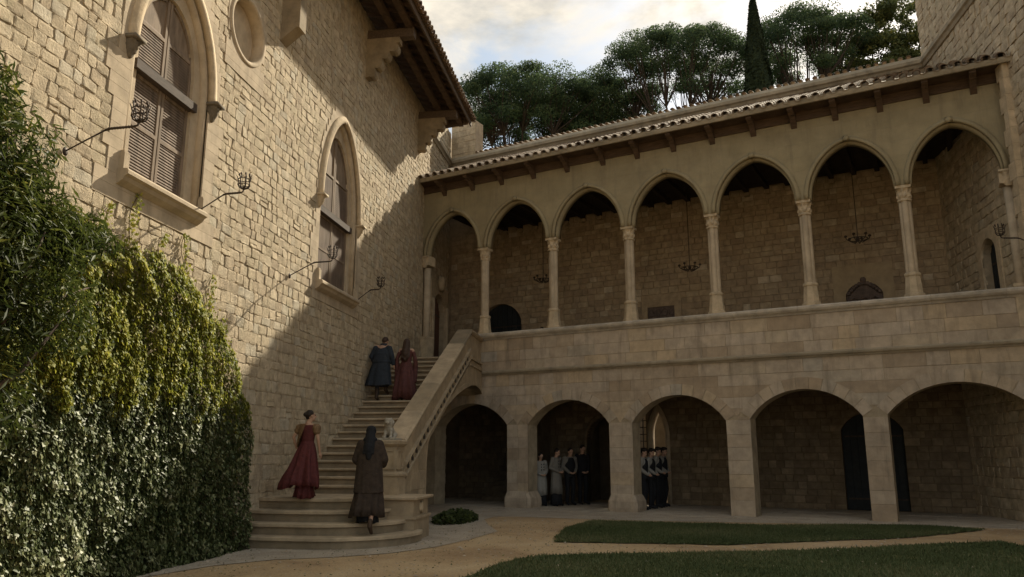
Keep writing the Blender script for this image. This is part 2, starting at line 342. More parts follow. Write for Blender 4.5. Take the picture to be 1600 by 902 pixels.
def wall_slab(mb, F, a0, a1, z0, z1, ops, d0, d1, step=0.12):
    """wall with openings: front at d1, back at d0, soffits between"""
    zs = zsamples(z0, z1, ops, step)
    ops = sorted(ops, key=lambda o: o['c'])
    for i in range(len(zs) - 1):
        za, zb = zs[i], zs[i + 1]
        if zb - za < 1e-6: continue
        segs = []; la = lb = a0
        for o in ops:
            zm = (za + zb) / 2
            if o['half'](zm) <= 0: continue
            ha = o['half'](za + 1e-4 if o['half'](za) == 0 and abs(za - o['zb']) < 0.002 else za)
            hb = o['half'](zb)
            segs.append((la, lb, o['c'] - ha, o['c'] - hb, True)); la, lb = o['c'] + ha, o['c'] + hb
        segs.append((la, lb, a1, a1, False))
        for k, (p0, p1, q0, q1, cut) in enumerate(segs):
            if q0 - p0 < 1e-5 and q1 - p1 < 1e-5: continue
            vs = [F(p0, za, d1), F(q0, za, d1), F(q1, zb, d1), F(p1, zb, d1), F(p0, za, d0), F(q0, za, d0), F(q1, zb, d0), F(p1, zb, d0)]
            fs = [(0, 1, 2, 3), (5, 4, 7, 6)]
            if cut or k == len(segs) - 1: fs.append((1, 5, 6, 2))
            if k > 0 or True: fs.append((4, 0, 3, 7))
            if i == 0: fs.append((4, 5, 1, 0))
            if i == len(zs) - 2: fs.append((3, 2, 6, 7))
            mb.add(vs, fs, 0.5)
def pieces(a0, a1, z0, z1, ops, wmin, wmax, rng, gap=0.012, wide=None, stag=None):
    """block polygons of one course between openings; returns list of (poly, cut)"""
    act = sorted([o for o in ops if o['zb'] < z1 - 1e-4 and o['zt'] > z0 + 1e-4], key=lambda o: o['c'])
    res = []
    bounds = [(a0, None)]
    for o in act: bounds.append((o['c'], o))
    bounds.append((a1, None))
    def edge(o, side, zlist):
        return [(o['c'] + side * o['half'](z), z) for z in zlist]
    for i in range(len(bounds) - 1):
        L_, lo = bounds[i]; R_, ro = bounds[i + 1]
        zl = zsamples(z0 + gap / 2, z1 - gap / 2, [o for o in (lo, ro) if o])
        le = edge(lo, 1, zl) if lo else [(L_ + gap / 2, z) for z in (zl[0], zl[-1])]
        re = edge(ro, -1, zl) if ro else [(R_ - gap / 2, z) for z in (zl[0], zl[-1])]
        lmax = max(a for a, _ in le); lmin = min(a for a, _ in le); rmin = min(a for a, _ in re); rmax = max(a for a, _ in re)
        if rmin <= lmax + 0.02:
            # narrow waist: one polygon if it has area
            if rmax - lmin > 0.05:
                if all(r[0] - l[0] > 0.004 for l, r in zip(le, re)) and len(le) == len(re): res.append((le[::-1] and ([*re] + le[::-1]), True))
            continue
        cuts = []; x = lmax; 
        span = rmin - lmax
        if span > wmin * 1.1:
            n = max(1, int(round(span / ((wmin + wmax) / 2))))
            ws = [rng.uniform(wmin, wmax) for _ in range(n)]; tot = sum(ws); k = span / tot
            xs = [lmax]
            for w_ in ws: xs.append(xs[-1] + w_ * k)
            cuts = xs[1:-1]
        allb = [None] + cuts + [None]
        for j in range(len(allb) - 1):
            l = le if allb[j] is None else [(allb[j] + gap / 2, zl[0]), (allb[j] + gap / 2, zl[-1])]
            r = re if allb[j + 1] is None else [(allb[j + 1] - gap / 2, zl[0]), (allb[j + 1] - gap / 2, zl[-1])]
            poly = list(r) + list(l)[::-1]
            # remove duplicates
            pp = []
            for q in poly:
                if not pp or abs(q[0] - pp[-1][0]) + abs(q[1] - pp[-1][1]) > 1e-4: pp.append(q)
            if abs(pp[0][0] - pp[-1][0]) + abs(pp[0][1] - pp[-1][1]) < 1e-4: pp.pop()
            if len(pp) >= 3: res.append((pp, (allb[j] is None and lo is not None) or (allb[j + 1] is None and ro is not None)))
    return res
def block(poly, F, d0, d1, rng, bev=0.012, tint=None):
    bev *= rng.uniform(.5, 1.1)
    """one dressed block: prism with a chamfered edge, for simple quads"""
    mb = MB(); t = rng.random() if tint is None else tint
    if len(poly) == 4:
        (ax0, az0) = min(p[0] for p in poly), min(p[1] for p in poly)
        cx = sum(p[0] for p in poly) / 4; cz = sum(p[1] for p in poly) / 4
        ins = [(a + (bev if a < cx else -bev), z + (bev if z < cz else -bev)) for a, z in poly]
        vs = [F(a, z, d0) for a, z in poly] + [F(a, z, d1 - bev * 0.7) for a, z in poly] + [F(a, z, d1 + rng.uniform(-1, 1) * bev * 0.25) for a, z in ins]
        fs = [(8, 9, 10, 11)]
        for i in range(4):
            j = (i + 1) % 4; fs += [(i, j, j + 4, i + 4), (i + 4, j + 4, j + 8, i + 8)]
        mb.add(vs, fs, t)
    else:
        mb.prism(poly, F, d0, d1, t)
    return mb
def zwob(a, z): return z + 0.030 * mnoise.noise(Vector((a * 0.9, z * 0.7, 3.1))) + 0.014 * mnoise.noise(Vector((a * 3.1, z * 2.0, 7.7)))
def rough_stone(F, a0, a1, z0, z1, prot, rng, t, fine=True):
    """roughly dressed rubble stone: flat but uneven face, narrow joints, chipped arrises"""
    mb = MB(); g = rng.uniform(0.0005, 0.006) + (0.008 if rng.random() < .18 else 0)
    j = lambda k=0.012: rng.uniform(-k, k)
    c = [(a0 + g + j(), zwob(a0, z0) + g + j(.006)), (a1 - g + j(), zwob(a1, z0) + g + j(.006)), (a1 - g + j(), zwob(a1, z1) - g + j(.006)), (a0 + g + j(), zwob(a0, z1) - g + j(.006))]
    nx, nz = (5, 4) if fine else (3, 3)
    def P(u, v):
        a = (1 - u) * ((1 - v) * c[0][0] + v * c[3][0]) + u * ((1 - v) * c[1][0] + v * c[2][0])
        z = (1 - u) * ((1 - v) * c[0][1] + v * c[3][1]) + u * ((1 - v) * c[1][1] + v * c[2][1])
        return a, z
    tilt = j(0.008); tz = j(0.006)
    us = [0, .10 + j(.04), .5 + j(.15), .90 + j(.04), 1] if fine else [0, .5, 1]; vsn = [0, .16 + j(.05), .84 + j(.05), 1] if fine else [0, .5, 1]
    vs = []; base = rng.uniform(0.35, 0.85)
    for iv, v in enumerate(vsn):
        for iu, u in enumerate(us):
            a, z = P(u, v); e = (iu in (0, nx - 1)) + (iv in (0, nz - 1))
            cu = (u - .5) * 2; cv = (v - .5) * 2
            k = (base + j(.3)) if e == 1 else (base * .6 + j(.3)) if e == 2 else 1.0
            d = prot * max(0.02, k) + tilt * cu + tz * cv + (j(prot * 0.34) if e == 0 else j(0.004))
            if e == 2:
                q = rng.random() * .026; a += -q * cu; z += -q * .8 * cv
            elif e == 1: a += j(.006); z += j(.005)
            vs.append(F(a, z, d))
    fs = [(v * nx + u, v * nx + u + 1, (v + 1) * nx + u + 1, (v + 1) * nx + u) for v in range(nz - 1) for u in range(nx - 1)]
    rim = [u for u in range(nx)] + [v * nx + nx - 1 for v in range(1, nz)] + [(nz - 1) * nx + u for u in range(nx - 2, -1, -1)] + [v * nx for v in range(nz - 2, 0, -1)]
    n0 = len(vs)
    for r_ in rim:
        u = (r_ % nx); v = r_ // nx; a, z = P(us[u], vsn[v]); vs.append(F(a, z, -0.03))
    m = len(rim)
    fs += [(n0 + k, n0 + (k + 1) % m, rim[(k + 1) % m], rim[k]) for k in range(m)]
    mb.add(vs, fs, t)
    return mb
def visible_area(Fw, a, z, w_, h_, d=0.0):
    q = px(Fw(a, z, d)); 
    if q is None: return 0
    u, v, dep = q
    if not (-25 < u < 1625 and -25 < v < 927): return 0
    p1 = px(Fw(a - w_ / 2, z, d)); p2 = px(Fw(a + w_ / 2, z, d)); p3 = px(Fw(a, z - h_ / 2, d)); p4 = px(Fw(a, z + h_ / 2, d))
    if None in (p1, p2, p3, p4): return 0
    return abs((p2[0] - p1[0]) * (p4[1] - p3[1]) - (p2[1] - p1[1]) * (p4[0] - p3[0]))
def emit(cands, name, mat, parent, cap=290, stuff=None, smooth=False):
    """cands: (area, MB). The largest become parts, the rest one joined part."""
    cands.sort(key=lambda c: -c[0])
    for k, (ar, mb) in enumerate(cands[:cap]):
        if ar <= 0: break
        mb.build(name, mat, parent, smooth)
    rest = [mb for i, (ar, mb) in enumerate(cands) if i >= cap or ar <= 0]
    if rest:
        big = MB()
        for mb in rest:
            b = len(big.v); big.v.extend(mb.v); big.t.extend(mb.t); big.f.extend([tuple(i + b for i in f) for f in mb.f])
        big.build(stuff or (name + '_courses'), mat, parent, smooth, kind='stuff')
# ================================================================== GREAT HALL (left)
rng = random.Random(11)
hall = thing('great_hall', 'tall sunlit rubble-stone hall on the left with shuttered pointed windows and deep tiled eaves', 'building')
FL = lambda a, z, d: (d, a, z)                  # plane x = 0, facing +x ; a is y
W1 = arch_soft(-15.10, 1.04, 5.55, 7.5, 9.25, 0.6)
W2 = arch_soft(-7.85, 1.24, 5.52, 7.5, 9.85, 0.62)
OC = circle_op(-12.95, 9.52, 0.60)
W0 = arch_soft(-22.3, 1.04, 5.55, 7.5, 9.25, 0.6)
hops = [W0, W1, W2, OC]
HZ = 13.75
mb = MB(); wall_slab(mb, FL, -26.0, 0.25, -0.3, HZ, hops, -0.75, -0.006)
mb.build('wall', M['mortar'], hall)
dress = []; cands = []
dr = {id(W0): 0.30, id(W1): 0.30, id(W2): 0.22, id(OC): 0.14}
z = 0.0; k = 0; rr = random.Random(5)
while z < HZ - 0.05:
    base = 0.235 if z < 3 else (0.195 if z < 6 else 0.175)
    h = base * rr.uniform(0.82, 1.2); z1 = min(HZ, z + h)
    if HZ - z1 < 0.1: z1 = HZ
    ex = []
    for o in hops:
        e = dr[id(o)]
        tooth = (rr.choice([0, 0.02, 0.14, 0.24]) if o is not OC else 0.0)
        g = grow(o, e)
        if o['zb'] - 0.30 < z1 and o['zt'] + e > z:
            zm = min(max((z + z1) / 2, o['zb'] + 0.01), 99)
            hw = max(g['half'](min(max(z, g['zb'] + .01), g['zt'] - .01)), g['half'](min(z1, g['zt'] - .01)))
            if z1 > o['zs'] + 0.3 or o is OC: tooth *= 0.3
            if hw > 0: ex.append((o['c'] - hw - tooth, o['c'] + hw + tooth * rr.uniform(.6, 1), o))
    ex.sort(key=lambda q: q[0])
    cur = -26.0
    for (l, r, o) in ex + [(0.25, 0.25, None)]:
        a = cur
        if a < l:
            while a < l - 0.02:
                wd = rr.uniform(0.15, 0.36) * (1.2 if z < 3 else 1.0)
                b = a + wd
                if l - b < 0.16: b = l
                ar = visible_area(FL, (a + b) / 2, (z + z1) / 2, b - a, z1 - z)
                hidden = (a < -12.6 and z < 3.4) or (a < -21.5)
                fine = ar > 60 and not hidden
                t = rr.random()
                if rr.random() < 0.07: t = 1.0
                pr = rr.uniform(0.004, 0.014)
                if rr.random() < 0.05 and z1 - z > .17:      # two thin stones on top of each other
                    zm_ = z + (z1 - z) * rr.uniform(.4, .6)
                    for za_, zb_ in ((z, zm_), (zm_, z1)): cands.append((0 if hidden else ar / 2, rough_stone(FL, a, b, za_, zb_, rr.uniform(.006, .02), rr, rr.random(), fine)))
                else:
                    cands.append((0 if hidden else ar, rough_stone(FL, a, b, z, z1, pr, rr, t, fine or ar > 30)))
                a = b
        if o is not None:
            # dressed blocks between the rubble and the opening
            for poly, cut in pieces(l, r, z, z1, [o], 0.8, 1.4, rr, gap=0.0025):
                dress.append((1, block(poly, FL, -0.05, 0.022, rr, 0.0015)))
        cur = r
    z = z1; k += 1
emit(cands, 'stone', M['rubble'], hall, 295, 'rubble_courses')
emit(dress, 'dressed_block', M['dressed'], hall, 295)

def hood(mb, F, o, e0, e1, d0, d1, n=22, zstart=None):
    """moulding following the arch of opening o between offsets e0..e1"""
    zs = o['zs']; zstart = zs if zstart is None else zstart; c = o['c']
    sect = ((e0, d0), (e0, d1 * .8), ((e0 * .6 + e1 * .4), d1), ((e0 * .35 + e1 * .65), d1 * .75), (e1, d1 * .55), (e1, d0))
    def P(ph, off):
        if 'P' in o: return o['P'](ph, off)
        R, k = o['R'], o.get('k', 0); rr_ = R + off; amax = math.acos(min(1, k / R)); tm = math.acos(min(1, k / rr_)) * (ph / (pi / 2))
        return rr_ * cos(tm) - k, zs + rr_ * sin(tm)
    for side in (-1, 1):
        rings = []
        if zstart < zs: rings.append([F(c + side * (o['w'] + e), zstart, d) for (e, d) in sect])
        for i in range(n + 1):
            ph = pi / 2 * i / n
            rings.append([F(c + side * P(ph, e)[0], P(ph, e)[1], d) for (e, d) in sect])
        mb.loft(rings, True)
def shutter_leaf(par, F, o, y0, y1, z0, z1, d, arched, slats=True):
    """one louvred shutter leaf clipped by the arch"""
    def top(y): 
        if not arched: return z1
        # highest z inside opening at this y
        zz = z1; h = abs(y - o['c']) + 0.02
        z = o['zs']
        while z < o['zt'] and o['half'](z) > h: z += 0.01
        return min(z1, z)
    mbf = MB(); n = 8
    ys = [y0 + (y1 - y0) * i / n for i in range(n + 1)]
    st = 0.055
    # back board and frame
    poly = [(y1, z0)] + [(y, top(y)) for y in reversed(ys)] + [(y0, z0)]
    mbf.prism(poly, F, d - 0.03, d - 0.012)
    mbf.prism([(y0, z0), (y0 + st, z0), (y0 + st, top(y0 + st)), (y0, top(y0))], F, d - 0.012, d + 0.02)
    mbf.prism([(y1 - st, z0), (y1, z0), (y1, top(y1)), (y1 - st, top(y1 - st))], F, d - 0.012, d + 0.02)
    mbf.prism([(y0 + st, z0), (y1 - st, z0), (y1 - st, z0 + st), (y0 + st, z0 + st)], F, d - 0.012, d + 0.02)
    tp = [(y, top(y)) for y in ys if y0 + st <= y <= y1 - st]
    mbf.prism([(p[0], p[1] - st) for p in tp] + tp[::-1], F, d - 0.012, d + 0.02)
    zm = (z0 + z1) / 2 if not arched else z0 + 0.55 * (top((y0 + y1) / 2) - z0)
    mbf.prism([(y0 + st, zm - .03), (y1 - st, zm - .03), (y1 - st, zm + .03), (y0 + st, zm + .03)], F, d - 0.012, d + 0.02)
    f = mbf.build('shutter', M['shutter_frame'], par)
    return f, top
def louvres(par, F, tops, y0, y1, z0, z1, d):
    mbs = MB(); st = 0.06; z = z0 + st + 0.02
    while z < z1:
        a, b = y0 + st, y1 - st
        lim = min(tops(a), tops(b)) - 0.06
        if z + 0.03 < lim:
            t = rng.random()
            dz = rng.uniform(-.004, .004)
            vs = [F(a, z + dz, d + 0.008), F(b, z, d + 0.008), F(b, z + 0.04, d - 0.005), F(a, z + 0.04 + dz, d - 0.005), F(a, z + dz + 0.008, d + 0.010), F(b, z + 0.008, d + 0.010), F(b, z + 0.046, d - 0.005), F(a, z + 0.046 + dz, d - 0.005)]
            mbs.add(vs, [(0, 1, 2, 3), (4, 7, 6, 5), (0, 4, 5, 1)], t)
        z += 0.047
    return mbs
def corbel_head(mb, F, a, z0, z1, w, d, seed=0):
    """carved bracket: stacked bulging leaves under a square abacus"""
    n = 6
    r = random.Random(seed)
    mb.prism([(a - w / 2, z1 - 0.05), (a + w / 2, z1 - 0.05), (a + w / 2, z1), (a - w / 2, z1)], F, -0.02, d, back=False)
    rings = []
    for i in range(n + 1):
        t = i / n; ww = w * (0.32 + 0.62 * t ** 0.7) / 2; dd = d * (0.25 + 0.7 * t ** 0.8); zz = z0 + (z1 - 0.05 - z0) * t
        ring = []
        for j in range(10):
            th = pi * j / 9
            k_ = 1 + 0.16 * sin(th * 5 + i * 1.7) + r.uniform(-.08, .08)
            ring.append(F(a - cos(th) * ww * k_, zz, max(0, sin(th)) * dd * k_ - 0.01))
        rings.append(ring)
    mb.loft(rings, True)
def gothic_window(o, spread, seed):
    c, w = o['c'], o['w']
    D = -0.19
    iw = w - (0.30 if w < 1.1 else .27)
    INN = arch_soft(c, iw, o['zb'] + .04, o['zs'] + .3, o['zt'] - .42, .5)
    mb = MB()  # stone frame: recessed inner order lining the opening
    rs = []
    wall_slab(mb, FL, c - w - 0.05, c + w + 0.05, o['zb'] - 0.03, o['zt'] + 0.05, [INN], -0.42, -0.12)
    fr = mb.build('window', M['dressed'], hall)
    ha = MB(); hood(ha, FL, o, -0.02, 0.17, -0.01, 0.10)
    ha.build('hood_mould', M['trim'], fr, True)
    h2 = MB(); hood(h2, FL, o, -0.09, -0.025, -0.2, -0.02, zstart=o['zb'] + 0.02)
    h2.build('jamb_roll', M['dressed'], fr, True)
    for s in (-1, 1):
        cb = MB(); corbel_head(cb, FL, c + s * (w + 0.09), 7.20, 7.52, 0.27, 0.19, seed + s)
        cb.build('carved_bracket', M['trim_dark' if w < 1.1 else 'trim'], fr, True)
    sl = MB()
    a0, a1 = c - w - 0.08, c + w - 0.06
    z0 = o['zb']
    prof = [(-0.02, z0 - .02), (.18, z0 - .03), (.20, z0 - .06), (.20, z0 - .11), (.15, z0 - .14), (.12, z0 - .19), (.03, z0 - .25), (-0.02, z0 - .26)]
    rings = [[(p[0], a, p[1]) for p in prof] for a in (a0, a1)]
    sl.loft(rings, True); 
    for s in (-1, 1):   # little pedestal blocks of the jamb shafts
        sl.box(0.0, 0.10, c + s * (w + .0) - .06, c + s * (w + .0) + .06, z0 - .02, z0 + .22)
        sl.box(0.0, 0.08, c + s * (w + .0) - .045, c + s * (w + .0) + .045, z0 + .22, z0 + .26)
    sl.build('window_sill', M['dressed'], fr)
    # shutters
    zc = 7.30
    gapc = 0.015; lw = iw - 0.01
    for (y0, y1) in ((c - lw, c - gapc), (c + gapc, c + lw)):
        f, tp = shutter_leaf(fr, FL, o, y0, y1, o['zb'] + 0.07, zc - 0.07, D, False)
        f2, tp2 = shutter_leaf(fr, FL, arch_soft(c, iw + .01, o['zb'], o['zs'] + .3, o['zt'] - .43, .5), y0, y1, zc + 0.07, o['zt'] - 0.2, D, True)
        ml = louvres(fr, FL, tp, y0, y1, o['zb'] + 0.07, zc - 0.07, D); ml.build('louvre_slats', M['shutter'], fr, kind='stuff')
        ml = louvres(fr, FL, tp2, y0, y1, zc + 0.07, o['zt'], D); ml.build('louvre_slats', M['shutter'], fr, kind='stuff')
    t = MB(); t.box(-0.30, -0.05, c - iw - 0.10, c + iw + 0.06, zc - 0.075, zc + 0.075); t.build('transom', M['shutter_rail'], fr)
    for z_ in (5.9, 6.9):
        hb = MB(); hb.box(-0.27, -0.245, c - 0.03, c + 0.03, z_, z_ + 0.05); hb.build('latch', M['iron'], fr)
    return fr
for o, s, sd in ((W0, 1.0, 3), (W1, 1.0, 10), (W2, 1.05, 20)): gothic_window(o, s, sd)
# oculus
ring = MB(); N = 40; rings = []
for i in range(N):
    th = 2 * pi * i / N
    rings.append([(d, OC['c'] + cos(th) * r, 9.52 + sin(th) * r) for r, d in ((0.585, -0.43), (0.585, 0.02), (0.61, 0.045), (0.65, 0.05), (0.68, 0.04), (0.69, -0.01))])
rings.append(rings[0]); ring.loft(rings, False); ow = ring.build('round_window', M['dressed'], hall, True)
pn = MB(); pn.prism([(OC['c'] + cos(2 * pi * i / 32) * .64, 9.52 + sin(2 * pi * i / 32) * .64) for i in range(32)], FL, -0.3, -0.20); pn.build('recess_panel', M['dressed'], ow)
# stone corbels with beams under the eaves
def scallop_corbel(y, z0=11.85):
    mb = MB()
    prof = [(0, 13.02), (0.95, 13.02), (0.95, 12.86), (0.86, 12.84)]
    x, zt = 0.86, 12.84
    lobes = [(0.80, 12.78, .16), (0.55, 12.60, .17), (0.34, 12.33, .17), (0.18, 12.05, .15)]
    for (lx, lz, r) in lobes:
        for t in range(5):
            an = radians(15 - t * 35); prof.append((max(0.0, lx + cos(an) * r * .75), lz - 0.05 + sin(an) * r))
    prof.append((0, z0))
    poly = prof
    n = len(poly)
    for s0, s1 in ((y - 0.14, y + 0.14),):
        vs = [(x_, s0, z_) for x_, z_ in poly] + [(x_, s1, z_) for x_, z_ in poly]
        mb.add(vs, [tuple(range(n)), tuple(range(2 * n - 1, n - 1, -1))] + [(i, i + n, (i + 1) % n + n, (i + 1) % n) for i in range(n)])
    return mb.build('corbel', M['corbel'], hall)
for y in (-22.4, -17.0, -6.3, -0.9): 
    cb = scallop_corbel(y)
    b = MB(); b.box(-0.1, 1.35, y - 0.12, y + 0.12, 13.025, 13.28); b.build('bracket_beam', M['wood_light'], cb)
# the long pendent corbel above the round window
pc = MB(); pc.box(-0.02, 0.42, -11.62, -11.30, 10.35, 12.9)
pc.add([(-.02, -11.62, 10.05), (-.02, -11.30, 10.05), (.34, -11.30, 10.348), (.34, -11.62, 10.348), (-.02, -11.62, 10.348), (-.02, -11.30, 10.348)], [(0, 1, 2, 3), (0, 3, 4), (1, 5, 2), (4, 3, 2, 5), (0, 4, 5, 1)])
pc.box(-0.02, 0.50, -11.68, -11.24, 11.6, 11.75)
cbl = pc.build('corbel', M['corbel'], hall, label='long squared stone corbel beside the round window')
b = MB(); b.box(-0.1, 1.35, -11.6, -11.32, 13.025, 13.28); b.build('bracket_beam', M['wood_light'], cbl)
# eaves timbers and roof
for i, (x, zz) in enumerate(((0.72, 13.285), (1.22, 13.285))):
    b = MB(); b.box(x - 0.09, x + 0.09, -25.5, 0.42, zz, zz + 0.15); b.build('eaves_purlin', M['wood'], hall)
y = -25.0; rslope = 0.30
def zr(x): return 13.36 + (1.6 - x) * rslope
while y < 0.4:
    b = MB(); vs = []
    for x, in ((-0.7,), (1.52,)):
        for yy in (y, y + 0.09):
            vs += [(x, yy, zr(x) - 0.02), (x, yy, zr(x) + 0.1)]
    b.add(vs, [(0, 2, 3, 1), (4, 5, 7, 6), (0, 4, 6, 2), (1, 3, 7, 5), (0, 1, 5, 4), (2, 6, 7, 3)]); b.build('rafter', M['wood'], hall)
    y += 0.52
x = -0.6
while x < 1.55:
    b = MB(); vs = []
    x1 = min(x + 0.27, 1.56)
    for xx in (x, x1 - 0.012):
        for yy in (-25.5, 0.5):
            vs += [(xx, yy, zr(xx) + 0.103), (xx, yy, zr(xx) + 0.125)]
    b.add(vs, [(0, 2, 3, 1), (4, 5, 7, 6), (0, 4, 6, 2), (1, 3, 7, 5), (0, 1, 5, 4), (2, 6, 7, 3)], rng.random()); b.build('eaves_board', M['wood_light'], hall); x += 0.27
b = MB(); b.box(1.53, 1.58, -25.5, 0.5, 13.30, 13.47); b.build('fascia_board', M['wood_light'], hall)
rf = MB(); rf.add([(1.62, -25.5, zr(1.62) + .13), (1.62, .52, zr(1.62) + .13), (-9, .52, zr(-9) + .13), (-9, -25.5, zr(-9) + .13), (1.62, -25.5, zr(1.62) + .17), (1.62, .52, zr(1.62) + .17), (-9, .52, zr(-9) + .17), (-9, -25.5, zr(-9) + .17)], [(0, 3, 2, 1), (4, 5, 6, 7), (0, 1, 5, 4), (1, 2, 6, 5), (2, 3, 7, 6), (3, 0, 4, 7)])
roof = rf.build('roof', M['tile'], hall)
def tile_geo(mb, F, s, t, length, r, up=True, tint=0.5, th=0.016, seg=6, lift=0.0):
    """barrel tile; F(s, t, h): s across, t up the slope, h above the slope"""
    vs = []
    for (tt, k) in ((t, 1.0), (t + length, 0.86)):
        for rad in (r * k, r * k - th):
            for i in range(seg + 1):
                a = pi * i / seg
                h = sin(a) * rad * 0.9
                vs.append(F(s + cos(a) * rad, tt, (h if up else -h) + lift))
    m = seg + 1; fs = []
    for i in range(seg):
        fs += [(i, i + 1, 2 * m + i + 1, 2 * m + i), (m + i, 3 * m + i, 3 * m + i + 1, m + i + 1), (i, m + i, m + i + 1, i + 1)]
    mb.add(vs, fs, tint)
cosr = 1 / sqrt(1 + rslope ** 2)
def FRH(s, t, h): return (1.72 - t * cosr + h * rslope * cosr, s, zr(1.72) + .18 + t * cosr * rslope + h * cosr)
cs = []; rest = MB(); y = -25.4; i = 0
while y < 0.5:
    j_ = rng.uniform(-.012, .012)
    m1 = MB(); tile_geo(m1, FRH, y, -0.02 + j_, 0.42, 0.095, True, rng.random(), lift=0.02); cs.append((visible_area(lambda a, z, d: (1.7, a, 13.5), y, 0, 1, 1) + 1 + (y > -16) * 100, m1))
    m2 = MB(); tile_geo(m2, FRH, y + 0.125, 0.0, 0.42, 0.09, False, rng.random() * .6, lift=0.03); cs.append((1 + (y > -16) * 50, m2))
    for r_ in range(1, 4):
        tile_geo(rest, FRH, y, r_ * 0.36, 0.42, 0.095, True, rng.random(), lift=0.03)
    y += 0.25
emit(cs, 'roof_tile', M['tile'], hall, 290, 'roof_tiling')
rest.build('upper_tiling', M['tile'], hall, kind='stuff')
gb = MB(); gb.add([(-.7, .2, 13.0), (1.5, .2, 13.28), (1.5, .2, 13.48), (-.7, .2, 14.15), (-.7, .26, 13.0), (1.5, .26, 13.28), (1.5, .26, 13.48), (-.7, .26, 14.15)], [(0, 1, 2, 3), (4, 7, 6, 5), (0, 4, 5, 1), (1, 5, 6, 2), (2, 6, 7, 3), (3, 7, 4, 0)]); gb.build('gable_board', M['wood_light'], hall)
# end wall and body of the hall so that it is closed from other sides
eb = MB(); eb.box(-9, -0.76, 0.0, 0.25, -0.3, 13.9); eb.build('end_wall', M['mortar'], hall)

# ================================================================== GALLERY (two-storey loggia)
gal = thing('gallery_building', 'two-storey stone loggia with seven slender pointed arches above five broad low arches', 'building', (0, 0, 0), GROT)
FG = lambda a, z, d: (a, -d, z)                 # local frame: x along the front, y into the building; d outwards
FGW = lambda a, z, d: G2W(a, -d, z)
SP = 2.52; COLX = [0.0, 2.45, 4.99, 7.55, 10.1, 12.62, 15.05, 17.42]
uops = [arch_soft((COLX[i] + COLX[i + 1]) / 2, (COLX[i + 1] - COLX[i]) / 2 - 0.155, 8.0, 8.33, 9.78, 0.60) for i in range(7)]
lops = [arch_round(2.04, 1.36, -0.5, 2.50, 3.20), arch_round(5.475, 1.345, -0.5, 2.48, 3.21), arch_round(8.875, 1.345, -0.5, 2.48, 3.23), arch_round(12.24, 1.38, -0.5, 2.53, 3.26), arch_round(15.74, 1.56, -0.5, 2.56, 3.29)]
SEND = 17.42
mb = MB()
wall_slab(mb, FG, -0.05, SEND + 0.4, -0.3, 5.3, lops + [dict(c=1.12, half=lambda z: 1.12 if z > 4.5 else 0, zb=4.5, zt=9, zs=4.5, w=1.12)], -0.62, -0.014)
wall_slab(mb, FG, -0.05, SEND + 0.4, 8.33, 10.75, uops, -0.36, -0.014)
mb.build('wall', M['mortar'], gal)
rg = random.Random(3)
ash = []; spn = []; vous = []
# voussoirs round the lower arches and courses between them
lgrow = [dict(c=o['c'], zb=-0.5, zt=o['zt'] + 0.30, zs=o['zs'], w=o['w'], half=(lambda z, o=o: (o['w'] if z <= o['zs'] else (sqrt(max(0, (o['R'] + .3) ** 2 - (z - (o['zt'] - o['R'])) ** 2)) if z < o['zt'] + .3 else 0)))) for o in lops]
for o in lops:
    R = o['R']; zc = o['zt'] - R; th0 = math.asin(min(1, (o['zs'] - zc) / R)); n = 11
    for i in range(n):
        a0_, a1_ = th0 + (pi - 2 * th0) * i / n, th0 + (pi - 2 * th0) * (i + 1) / n; g = 0.004
        inner = [(o['c'] + cos(a) * R, zc + sin(a) * R) for a in (a0_ + g, (a0_ + a1_) / 2, a1_ - g)]
        outer = [(o['c'] + cos(a) * (R + .3), zc + sin(a) * (R + .3)) for a in (a1_ - g, (a0_ + a1_) / 2, a0_ + g)]
        vous.append((1, block(inner + outer, FG, -0.05, 0.002 + rg.uniform(-.003, .003), rg)))
courses = [0.0, 0.42, 0.74, 1.08, 1.44, 1.78, 2.12, 2.5]
zz = 2.5
while zz < 4.0: zz += 0.30; courses.append(min(zz, 4.06))
courses = sorted(set(round(c, 3) for c in courses))
if courses[-1] - courses[-2] < 0.12: courses.pop(-2)
for z0, z1 in zip(courses[:-1], courses[1:]):
    ops = lops if z1 <= 2.51 else lgrow
    for poly, cut in pieces(-0.05, SEND + 0.3, z0, z1, ops, 0.35 if z0 < 2.5 else 0.45, 0.6 if z0 < 2.5 else 0.95, rg, gap=0.008):
        a = sum(p[0] for p in poly) / len(poly); ww = max(p[0] for p in poly) - min(p[0] for p in poly)
        if a < 0.66 and z0 < 3.7: continue
        ash.append((visible_area(FGW, a, (z0 + z1) / 2, ww, z1 - z0), block(poly, FG, -0.05, rg.uniform(-.004, .004), rg, 0.006)))
for z0, z1 in ((4.2, 4.50), (4.50, 4.83), (4.83, 5.2)):
    for poly, cut in pieces(2.24, SEND + 0.3, z0, z1, [], 0.45, 1.15, rg, gap=0.008):
        a = sum(p[0] for p in poly) / len(poly); ww = max(p[0] for p in poly) - min(p[0] for p in poly)
        ash.append((visible_area(FGW, a, (z0 + z1) / 2, ww, z1 - z0), block(poly, FG, -0.05, rg.uniform(-.004, .004), rg, 0.006)))
ugrow = [dict(o, half=(lambda z, o=o: o['half'](z))) for o in uops]
zz = 8.345
while zz < 10.7:
    z1 = min(zz + 0.40, 10.72)
    for poly, cut in pieces(-0.05, SEND + 0.3, zz, z1, uops, 0.7, 1.3, rg, gap=0.002):
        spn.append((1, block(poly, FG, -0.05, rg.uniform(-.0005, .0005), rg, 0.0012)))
    zz = z1
emit(ash, 'ashlar_block', M['ashlar'], gal, 298)
emit(vous, 'voussoir', M['ashlar'], gal, 100)
emit(spn, 'spandrel_block', M['spandrel'], gal, 200)
